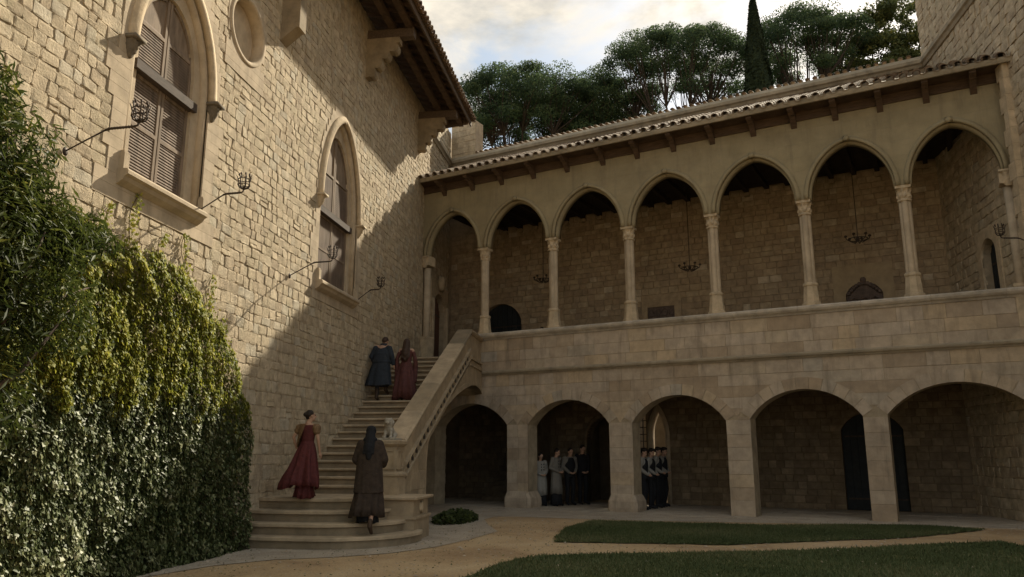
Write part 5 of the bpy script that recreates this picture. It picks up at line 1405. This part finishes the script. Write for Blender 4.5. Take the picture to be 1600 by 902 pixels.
broad(13.2, 17.0, [(0, 0, 18.2, 1.0), (-1.8, 0, 18.0, .9)], 'small bushy tree seen low under the pines beside the cypress', 53)
# garden hedge seen through the arch in the lower back wall
hd = thing('garden_hedge', 'dark hedge glimpsed through the small arch in the arcade back wall', 'hedge', G2W(7, 8.5, 0), GROT)
k = 5000; P = np.column_stack([R_.uniform(-2.5, 2.5, k), R_.uniform(-.4, .4, k), R_.uniform(0, 4.2, k)]); leaf_cloud('foliage', P, R_.normal(0, .5, (k, 3)) + [0, -1, .2], R_.uniform(.08, .14, k), 'oval', R_.rand(k) * .6, M['oak'], hd, 55)
b = MB(); b.box(-2.4, 2.4, -.15, .15, 0, 3.9); b.build('inner_twigs', M['bark'], hd)
gw = thing('garden_wall', 'pale wall seen behind the window grille under the arcade', 'wall', G2W(5.2, 6.5, 0), GROT)
b = MB(); b.box(-1.2, 1.1, 0, .3, 0, 4.2); b.build('wall', M['dressed'], gw)
# ================================================================== PEOPLE
def std(H=1.75, **ov):
    k = H / 1.75
    J = dict(pelvis=(0, 0, .95), waist=(0, .0, 1.10), chest=(0, 0, 1.30), neck=(0, -.015, 1.475), head=(0, .02, 1.635),
             hipL=(-.09, 0, .92), kneeL=(-.095, .02, .50), ankL=(-.095, -.02, .085), toeL=(-.105, .13, .03),
             hipR=(.09, 0, .92), kneeR=(.095, .02, .50), ankR=(.095, -.02, .085), toeR=(.105, .13, .03),
             shL=(-.175, 0, 1.425), elL=(-.24, -.02, 1.14), wrL=(-.25, .08, .90), haL=(-.25, .12, .83),
             shR=(.175, 0, 1.425), elR=(.24, -.02, 1.14), wrR=(.25, .08, .90), haR=(.25, .12, .83), look=(0, 1, 0))
    J.update(ov)
    return {a: (Vector(b) * k if a != 'look' else Vector(b).normalized()) for a, b in J.items()}, k
def body_mesh(J, k, female=False):
    b = MB(); fm = .92 if female else 1.0
    b.sphere(J['pelvis'], (.165 * k, .115 * k, .13 * k), 16, 10)
    b.sphere(J['waist'], (.135 * k * fm, .10 * k, .15 * k), 16, 10); b.sphere(J['chest'], (.165 * k * fm, .115 * k, .18 * k), 16, 10)
    cap(b, J['chest'] + Vector((0, 0, .05 * k)), J['neck'], .10 * k * fm, .058 * k)
    for s in 'LR':
        cap(b, J['neck'] - Vector((0, 0, .05 * k)), J['sh' + s], .055 * k, .052 * k * fm)
        cap(b, J['sh' + s], J['el' + s], .052 * k * fm, .038 * k * fm); cap(b, J['el' + s], J['wr' + s], .038 * k * fm, .025 * k)
        cap(b, J['hip' + s], J['knee' + s], .088 * k, .057 * k); cap(b, J['knee' + s], J['ank' + s], .056 * k, .036 * k)
        cap(b, J['ank' + s], J['toe' + s], .038 * k, .026 * k)
        # hand: palm, four bent fingers, thumb from its side
        w_, h = J['wr' + s], J['ha' + s]; d = (h - w_).normalized(); ref = Vector((0, 1, 0)) if abs(d.y) < .8 else Vector((0, 0, 1))
        side = d.cross(ref).normalized(); nrm = side.cross(d).normalized()
        pc = w_ + d * .05 * k
        cap(b, w_ + d * .012 * k, w_ + d * .075 * k, .024 * k, .030 * k, sx=1.25, side=ref - d * ref.dot(d))
        for q, (o_, L_) in enumerate(((-.030, .060), (-.011, .072), (.009, .068), (.028, .052))):
            base = w_ + d * .085 * k + (ref - d * ref.dot(d)).normalized() * o_ * k
            mid = base + d * L_ * .55 * k + side * .006 * k; tip = mid + (d * .8 + side * (.5 if s == 'L' else -.5)) * L_ * .5 * k
            cap(b, base, mid, .0092 * k, .0088 * k, 8); cap(b, mid, tip, .0088 * k, .0075 * k, 8)
        rr_ = (ref - d * ref.dot(d)).normalized(); t0 = w_ + d * .03 * k + rr_ * -.028 * k
        cap(b, t0, t0 + (d * .6 - rr_ * .7).normalized() * .045 * k, .012 * k, .009 * k, 8)
    cap(b, J['neck'] - Vector((0, 0, .04 * k)), J['head'] - Vector((0, .01, .05)) * k, .056 * k, .052 * k)
    # head
    hc = J['head']; f = J['look']; r_ = f.cross(Vector((0, 0, 1))).normalized(); u = r_.cross(f).normalized()
    def at(x, y, z): return hc + (r_ * x + f * y + u * z) * k
    b.sphere(at(0, -.015, .025), (.078 * k, .092 * k, .095 * k), 16, 12); b.sphere(at(0, .028, -.045), (.055 * k, .062 * k, .068 * k), 14, 10)
    cap(b, at(0, .085, .018), at(0, .108, -.018), .012 * k, .015 * k, 8)          # nose
    b.sphere(at(0, .085, -.048), (.024 * k, .013 * k, .010 * k), 8, 6); b.sphere(at(0, .072, -.088), .020 * k, 8, 6)     # lips, chin
    for s in (-1, 1):
        b.sphere(at(s * .078, -.005, -.005), (.013 * k, .022 * k, .032 * k), 8, 6)
        b.sphere(at(s * .034, .070, .036), (.024 * k, .014 * k, .010 * k), 8, 6)
    return b, at
def eyes(at, k, root):
    for s in (-1, 1):
        b = MB(); b.sphere(at(s * .031, .078, .014), .0105 * k, 8, 6); b.build('eye', M['eye'], root, True)
def rings_loft(secs, n=48, seed=0):
    """secs: (z, cx, cy, rx, ry, fold amplitude, fold count) -> closed garment body"""
    R2 = random.Random(seed); ph = [R2.uniform(0, 6.28) for _ in range(4)]; rings = []
    for (z, cx_, cy_, rx, ry, fa, nf) in secs:
        ring = []
        for i in range(n):
            a = 2 * pi * i / n
            q = 1 + fa * (.6 * sin(nf * a + ph[0] + .8 * sin(2 * a + z * 3)) + .4 * sin((nf * 1.7 // 1) * a + ph[1] + z * 2) + .45 * sin(3 * a + ph[2] + z * 1.5) - .25)
            ring.append((cx_ + cos(a) * rx * q, cy_ + sin(a) * ry * q, z + fa * (.16 * sin(2 * a + ph[3]) + .10 * sin(5 * a + ph[1]))))
        rings.append(ring)
    return rings
def shell(name, secs, mat, root, n=64, seed=0, thick=0.012):
    """open skirt or cape: outer and inner surface joined at the hem"""
    rs = rings_loft(secs, n, seed); inn = [[(p[0] - (p[0] - s[1]) * thick / max(s[3], .05), p[1] - (p[1] - s[2]) * thick / max(s[4], .05), p[2]) for p in r] for r, s in zip(rs, secs)]
    b = MB(); b.loft(rs + inn[::-1], False); return b.build(name, mat, root, True)
def sleeve(b, J, s, r0, r1, r2, upto='wr', k=1.0):
    cap(b, J['sh' + s], J['el' + s], r0, r1); 
    if upto == 'wr': cap(b, J['el' + s], J['el' + s].lerp(J['wr' + s], .93), r1, r2)
def skull_hair(b, at, k, back=.02, grow_=1.0):
    b.sphere(at(0, -.030, .038), (.088 * k * grow_, .092 * k * grow_, .094 * k * grow_), 16, 12)
PV = 0.010

# ---- lady in crimson on the landing
t = thing('person', 'woman in a sweeping crimson gown with gold-brown shoulders stepping up on the landing', 'person', (0.92, -11.22, LZ), radians(-10))
J, k = std(1.63, elL=(-.30, -.06, 1.20), wrL=(-.27, .02, .99), haL=(-.22, .06, .965), shR=(.175, .0, 1.425), elR=(.25, -.01, 1.15), wrR=(.25, .07, .90), haR=(.25, .10, .83),
           kneeL=(-.08, .12, .52), ankL=(-.06, -.02, .12), toeL=(-.06, .12, .05), ankR=(.05, -.12, .10), toeR=(.05, .0, .03), look=(.62, .78, .05), head=(.03, .03, 1.63))
b, at = body_mesh(J, k, True); remeshed('body', b, M['skin'], t, PV, 2); eyes(at, k, t)
b = MB(); skull_hair(b, at, k); b.sphere(at(0, -.115, .035), (.052 * k, .045 * k, .050 * k), 12, 8); b.sphere(at(0, -.06, -.03), (.062 * k, .045 * k, .04 * k)); 
for q in range(9): a = pi * q / 8; b.sphere(at(cos(a) * .08, -.02 + .0 * q, .05 + sin(a) * .055), .022 * k, 8, 6)
remeshed('hair', b, M['hair_dark'], t, .011, 1)
b = MB(); b.loft(rings_loft([(.93, 0, 0, .155, .125, 0, 0), (1.02, 0, 0, .125, .10, .01, 9), (1.12, 0, 0, .135, .105, 0, 0), (1.22, 0, .005, .155, .12, 0, 0), (1.30, 0, .005, .165, .122, 0, 0), (1.345, 0, .0, .172, .115, 0, 0)], 40), True)
bod = remeshed('bodice', b, M['gown_red'], t, .010, 2)
b = MB()
for s in 'LR': 
    c = J['sh' + s] * 1.0; b.sphere(c + Vector((.015 if s == 'R' else -.015, 0, -.04)), (.088, .085, .085), 14, 10, fn=lambda th, ph: 1 + .07 * sin(9 * th))
    cap(b, c + Vector((0, 0, -.03)), J['sh' + s].lerp(J['el' + s], .42), .078, .070)
remeshed('puffed_sleeves', b, M['brocade'], t, .010, 1)
# brocade mantle over the left half of the back
b = MB(); rs = []
for i in range(12):
    tt_ = i / 11; z_ = 1.365 - tt_ * .43; row = []
    for j in range(13):
        a = radians(-235 + 150 * j / 12 * (1 - .35 * tt_)); rx = .178 + .035 * tt_; row.append((cos(a) * rx * (1 + .03 * sin(5 * j)), sin(a) * (.128 + .03 * tt_) * (1 + .04 * sin(4 * j + 3 * tt_)), z_))
    rs.append(row)
inn = [[(p[0] * .93, p[1] * .93, p[2]) for p in r] for r in rs]
b.loft(rs, False, close=False); b.loft([r[::-1] for r in inn], False, close=False); b.build('mantle', M['brocade'], t, True)
shell('gown_skirt', [(1.04, 0, 0, .125, .10, .01, 9), (.98, 0, 0, .15, .125, .03, 11), (.88, -.01, -.01, .195, .165, .08, 8), (.72, -.02, -.03, .24, .21, .12, 8), (.55, -.035, -.05, .285, .25, .16, 8), (.42, -.05, -.07, .33, .28, .19, 8), (.30, -.055, -.09, .355, .30, .21, 8), (.20, -.05, -.10, .36, .31, .23, 8)], M['gown_red'], t, 88, 3)
shell('under_skirt', [(.90, 0, 0, .15, .13, .03, 9), (.6, 0, -.02, .17, .16, .05, 9), (.35, .02, -.05, .17, .17, .08, 9), (.15, .03, -.08, .165, .18, .12, 9), (.015, .04, -.10, .19, .23, .16, 9)], M['gown_red'], t, 64, 5)
b = MB(); b.sphere(J['haL'] + Vector((.02, .0, .0)), (.012, .012, .02)); 
for s in 'LR': 
    bb = MB(); cap(bb, J['ank' + s], J['toe' + s], .040, .028); cap(bb, J['ank' + s], J['ank' + s] + Vector((0, 0, .06)), .04, .042); bb.build('shoe', M['leather'], t, True)

# ---- figure in the brown cloak on the lower steps
t = thing('person', 'person seen from behind in long brown cloak and black head scarf on the curved steps', 'person', (2.30, -11.62, 0.40), radians(6))
J, k = std(1.70, ankR=(.11, -.30, -.04), toeR=(.12, -.20, -.155), kneeR=(.11, -.10, .40), ankL=(-.11, .02, .085), toeL=(-.12, .17, .03), hipR=(.09, -.02, .90), kneeL=(-.10, .10, .50),
           elL=(-.26, .03, 1.14), wrL=(-.20, .22, 1.05), haL=(-.15, .27, 1.03), elR=(.26, .03, 1.14), wrR=(.20, .22, 1.05), haR=(.15, .27, 1.03), head=(0, .045, 1.625), look=(-.1, 1, -.15))
b, at = body_mesh(J, k); remeshed('body', b, M['skin'], t, PV, 2); eyes(at, k, t)
b = MB(); skull_hair(b, at, k, grow_=1.12); cap(b, at(0, -.05, .0), Vector((0, -.105, 1.28)), .085, .10); cap(b, Vector((0, -.10, 1.33)), Vector((.01, -.135, 1.14)), .095, .055); b.sphere((0, -.02, 1.46), (.135, .11, .07))
for q in range(7): cap(b, at(-.075 + .025 * q, -.09, -.02), Vector((-.09 + .03 * q, -.15 - .01 * (q % 2), 1.22)), .018, .020, 8)
remeshed('head_scarf', b, M['cloth_black'], t, .011, 2)
b = MB(); b.loft(rings_loft([(.52, 0, -.02, .275, .22, .05, 10), (.75, 0, -.01, .255, .20, .045, 10), (1.0, 0, 0, .235, .175, .035, 10), (1.2, 0, 0, .235, .15, .02, 10), (1.36, 0, 0, .215, .125, .01, 8), (1.44, 0, 0, .15, .09, 0, 0), (1.475, 0, 0, .09, .075, 0, 0)], 60, 4), True)
for s in 'LR': sleeve(b, J, s, .078, .085, .08)
remeshed('cloak', b, M['cloak'], t, .011, 2)
shell('robe_skirt', [(.80, 0, 0, .20, .16, .05, 9), (.50, 0, -.02, .255, .21, .09, 9), (.28, -.01, -.05, .29, .25, .11, 9), (.12, -.02, -.07, .31, .28, .12, 9)], M['cloak'], t, 72, 8)
shell('under_skirt', [(.5, 0, -.02, .17, .16, .05, 9), (.2, .0, -.06, .19, .18, .09, 9), (.02, .02, -.10, .19, .18, .10, 9)], M['cloth_black'], t, 60, 9)
for s in 'LR':
    bb = MB(); cap(bb, J['ank' + s], J['toe' + s], .043, .032); cap(bb, J['ank' + s], J['ank' + s] + Vector((0, 0.01, .09)), .043, .045); bb.build('shoe', M['leather'], t, True)

# ---- man in the slate blue coat
def tread_z(y): return LZ + (math.floor((y - Y0) / TREAD) + 1) * RISE
yM = -5.45; zM = tread_z(yM)
t = thing('person', 'man in a long slate-blue coat climbing the upper stairs with bowed head', 'person', (0.42, yM, zM), radians(-4))
J, k = std(1.80, chest=(0, .06, 1.29), waist=(0, .02, 1.10), neck=(.01, .12, 1.45), head=(.02, .20, 1.565), look=(.1, .8, -.55), shL=(-.19, .07, 1.42), shR=(.19, .07, 1.42), elL=(-.27, .02, 1.16), wrL=(-.23, .16, .97), haL=(-.20, .22, .94),
           elR=(.27, .04, 1.17), wrR=(.30, .10, .96), haR=(.31, .13, .89), ankL=(-.08, -.03, .085), toeL=(-.09, .12, .03), kneeL=(-.09, .04, .5), kneeR=(.10, .26, .66), ankR=(.10, .12, .30), toeR=(.11, .27, .215))
b, at = body_mesh(J, k); remeshed('body', b, M['skin'], t, PV, 2); eyes(at, k, t)
b = MB(); skull_hair(b, at, k); b.sphere(at(0, -.075, -.02), (.068, .045, .06)); remeshed('hair', b, M['hair_brown'], t, .012, 2)
b = MB(); b.loft(rings_loft([(.40, -.05, -.03, .37, .26, .10, 7), (.6, -.04, -.01, .335, .24, .08, 7), (.8, -.02, 0, .295, .22, .055, 7), (1.0, 0, .01, .25, .185, .03, 7), (1.12, 0, .03, .235, .165, .01, 7), (1.26, 0, .055, .25, .165, 0, 0), (1.36, 0, .08, .235, .145, 0, 0), (1.42, 0, .09, .19, .125, 0, 0), (1.47, .0, .10, .12, .10, 0, 0), (1.53, .01, .125, .088, .085, 0, 0), (1.56, .01, .135, .085, .082, 0, 0)], 60, 6), True)
for s in 'LR':
    q = J['sh' + s] * 1.0; q.z -= .045; q.x *= .95; cap(b, q, J['el' + s], .088, .078); cap(b, J['el' + s], J['el' + s].lerp(J['wr' + s], .93), .078, .06)
ct = remeshed('coat', b, M['coat_blue'], t, .011, 2)
b = MB(); rs = [[(cos(2 * pi * i / 32) * .222 * q * 1.13, .015 + sin(2 * pi * i / 32) * .19 * q, 1.035 + dz) for i in range(32)] for q, dz in ((1.0, -.025), (1.04, -.02), (1.04, .02), (1.0, .025))]; b.loft(rs, False); b.build('belt', M['coat_blue'], ct, True)
b = MB()
for s in 'LR': cap(b, J['hip' + s], J['knee' + s], .098, .072); cap(b, J['knee' + s], J['knee' + s].lerp(J['ank' + s], .8), .072, .055)
remeshed('trousers', b, M['trouser'], t, .012, 1)
for s in 'LR':
    bb = MB(); cap(bb, J['ank' + s], J['toe' + s], .046, .036); cap(bb, J['ank' + s] - Vector((0, .015, 0)), J['knee' + s].lerp(J['ank' + s], .45), .046, .062); bb.build('boot', M['leather'], t, True)

# ---- lady in russet beside him
yW = -5.25; zW = tread_z(yW)
t = thing('person', 'woman with long dark hair in an off-shoulder russet gown beside the man in blue', 'person', (1.06, yW, zW), radians(3))
J, k = std(1.68, elL=(-.27, -.01, 1.16), wrL=(-.27, .06, .92), haL=(-.27, .09, .85), elR=(.26, -.01, 1.16), wrR=(.25, .08, .93), haR=(.24, .12, .87), head=(-.01, .04, 1.625), look=(-.25, 1, -.15), kneeR=(.1, .2, .62), ankR=(.1, .12, .25), toeR=(.1, .26, .19))
b, at = body_mesh(J, k, True); remeshed('body', b, M['skin'], t, PV, 2); eyes(at, k, t)
b = MB(); skull_hair(b, at, k, grow_=1.05); cap(b, at(0, -.06, 0), Vector((0, -.10, 1.25)), .088, .115); cap(b, Vector((0, -.10, 1.32)), Vector((0, -.125, 1.10)), .105, .06)
for q in range(9): cap(b, at(-.08 + .02 * q, -.095, .02), Vector((-.11 + .0275 * q, -.165 - .012 * (q % 2), 1.12 + .03 * (q % 3))), .016, .022, 8)
remeshed('hair', b, M['hair_brown'], t, .010, 1)
b = MB(); b.loft(rings_loft([(.93, 0, 0, .165, .13, 0, 0), (1.04, 0, 0, .135, .105, 0, 0), (1.14, 0, 0, .14, .108, 0, 0), (1.25, 0, .0, .165, .122, 0, 0), (1.335, 0, 0, .185, .118, 0, 0), (1.365, 0, 0, .18, .112, 0, 0)], 40), True)
remeshed('bodice', b, M['gown_rose'], t, .010, 2)
b = MB()
for s in 'LR':
    sh2 = J['sh' + s].lerp(J['el' + s], .30); cap(b, sh2, J['el' + s], .056, .054); cap(b, J['el' + s], J['wr' + s], .056, .075); cap(b, J['wr' + s], J['wr' + s] + Vector((0, -.05, -.36)), .07, .055)
remeshed('hanging_sleeves', b, M['gown_rose'], t, .011, 2)
shell('gown_skirt', [(1.06, 0, 0, .135, .105, .01, 7), (.95, 0, 0, .18, .145, .06, 7), (.75, 0, -.02, .235, .20, .12, 7), (.5, 0, -.05, .275, .245, .17, 7), (.25, .01, -.08, .315, .29, .20, 7), (.02, .01, -.06, .345, .26, .22, 7)], M['gown_rose'], t, 80, 13)
for s in 'LR':
    bb = MB(); cap(bb, J['ank' + s], J['toe' + s], .040, .028); bb.build('shoe', M['leather'], t, True)

# ---- servants under the arcade
def servant(s, n, H, heading, kind, label, seed, name_z=0.02, female=False, group=None):
    R2 = random.Random(seed)
    t = thing('person', label, 'person', G2W(s, n, name_z), heading + R2.uniform(-.25, .25), group)
    v1, v2, v3 = R2.uniform(-1, 1), R2.uniform(-1, 1), R2.uniform(-1, 1)
    J, k = std(H, elL=(-.24 - .015 * v1, -.03 + .03 * v2, 1.16), wrL=(-.10 + .02 * v2, .17, 1.0 + .05 * v1), haL=(-.02, .21 + .01 * v2, .97 + .05 * v1), elR=(.24, -.03 + .03 * v3, 1.16), wrR=(.10, .17, .99 + .05 * v1), haR=(.03, .215, .965 + .05 * v1), head=(.02 * v2, .05 + .02 * v3, 1.625), look=(.25 * v2, 1, -.45 + .2 * v3), kneeL=(-.10, .04 + .04 * v2, .5), toeR=(.12 + .03 * v1, .13, .03), toeL=(-.12 + .03 * v3, .13, .03))
    b, at = body_mesh(J, k, female); remeshed('body', b, M['skin'], t, .013, 2); eyes(at, k, t)
    b = MB(); skull_hair(b, at, k)
    if kind in ('cap', 'vest'): b.sphere(at(0, -.02, .075), (.098 * k, .105 * k, .05 * k)); b.sphere(at(0, -.06, -.01), (.075 * k, .055 * k, .06 * k))
    remeshed('hair', b, M['hair_dark'], t, .013, 1)
    top_m, low_m = {'white': ('white_linen', 'white_linen'), 'grey': ('grey_linen', 'grey_linen'), 'vest': ('white_linen', 'cloth_black'), 'dark': ('cloth_black', 'cloth_black'), 'half': ('grey_linen', 'cloth_black')}[kind]
    b = MB(); b.loft(rings_loft([(.90 * k, 0, 0, .175, .135, 0, 0), (1.02 * k, 0, 0, .160, .12, .01, 8), (1.2 * k, 0, 0, .185, .13, .01, 8), (1.36 * k, 0, 0, .205, .125, 0, 0), (1.44 * k, 0, 0, .15, .09, 0, 0), (1.475 * k, 0, 0, .085, .075, 0, 0)], 40, seed), True)
    for q in 'LR': sleeve(b, J, q, .075, .062, .045)
    sh = remeshed('shirt', b, M[top_m], t, .013, 2)
    if kind in ('vest', 'half', 'dark'):
        b = MB(); b.loft(rings_loft([(.86 * k, 0, 0, .195, .155, 0, 0), (1.05 * k, 0, 0, .178, .14, 0, 0), (1.22 * k, 0, 0, .198, .148, 0, 0), (1.36 * k, 0, .005, .165, .142, 0, 0), (1.445 * k, 0, 0, .12, .10, 0, 0)], 40, seed), True)
        remeshed('waistcoat', b, M['cloth_black'], t, .013, 1)
    if kind in ('white', 'grey'):
        shell('tunic_skirt', [(1.03 * k, 0, 0, .168, .13, .01, 7), (.85 * k, 0, 0, .20, .155, .04, 7), (.6 * k, 0, 0, .215, .17, .07, 7), (.36 * k, 0, 0, .225, .18, .09, 7)], M[low_m], t, 56, seed)
        shell('dark_skirt', [(.6 * k, 0, 0, .18, .14, .03, 7), (.2 * k, 0, 0, .20, .165, .07, 7), (.03 * k, 0, 0, .205, .17, .08, 7)], M['cloth_black'], t, 56, seed + 1)
        for q, z_ in enumerate((1.18, 1.27, 1.36)):
            bb = MB(); bb.sphere((.045, .128, z_ * k), (.022, .012, .022), 8, 6); bb.sphere((-.045, .128, z_ * k), (.022, .012, .022), 8, 6); bb.build('button', M['button'], sh, True)
    else:
        b = MB()
        for q in 'LR': cap(b, J['hip' + q], J['knee' + q], .095, .075); cap(b, J['knee' + q], J['ank' + q], .075, .055)
        b.sphere(J['pelvis'], (.175, .13, .14)); remeshed('trousers', b, M['cloth_black'], t, .013, 1)
    for q in 'LR':
        bb = MB(); cap(bb, J['ank' + q], J['toe' + q], .045, .034); bb.build('shoe', M['cloth_black'], t, True)
hr = GROT - pi / 2
servant(4.02, 1.05, 1.63, hr - .35, 'white', 'shorter servant in a white buttoned tunic, leftmost in the second low arch', 1, female=True)
servant(4.42, 1.35, 1.76, hr - .35, 'grey', 'taller servant in a grey-white long tunic, second from the left in the second low arch', 2)
servant(4.66, 1.85, 1.78, hr - .5, 'half', 'servant in a black waistcoat over pale sleeves, third in the second low arch', 3)
servant(4.85, 2.40, 1.88, hr - .5, 'dark', 'tall servant all in black standing furthest back in the second low arch', 4)
for i, (s, n, H) in enumerate(((7.43, 1.05, 1.76), (7.46, 1.6, 1.76), (7.48, 2.15, 1.80), (7.47, 2.7, 1.80))):
    servant(s, n, H, hr + .1, 'vest', ['footman in white sleeves and black waistcoat, nearest the pier in the third low arch', 'second footman from the pier in the row of dark waistcoats', 'third footman from the pier in the row of dark waistcoats', 'last footman of the row, nearest the small garden arch'][i], 10 + i, group='row of footmen in the third low arch')
servant(3.10, 3.0, 1.52, GROT + pi, 'white', 'small figure in white standing at the back of the upper loggia', 30, name_z=4.5, female=True)
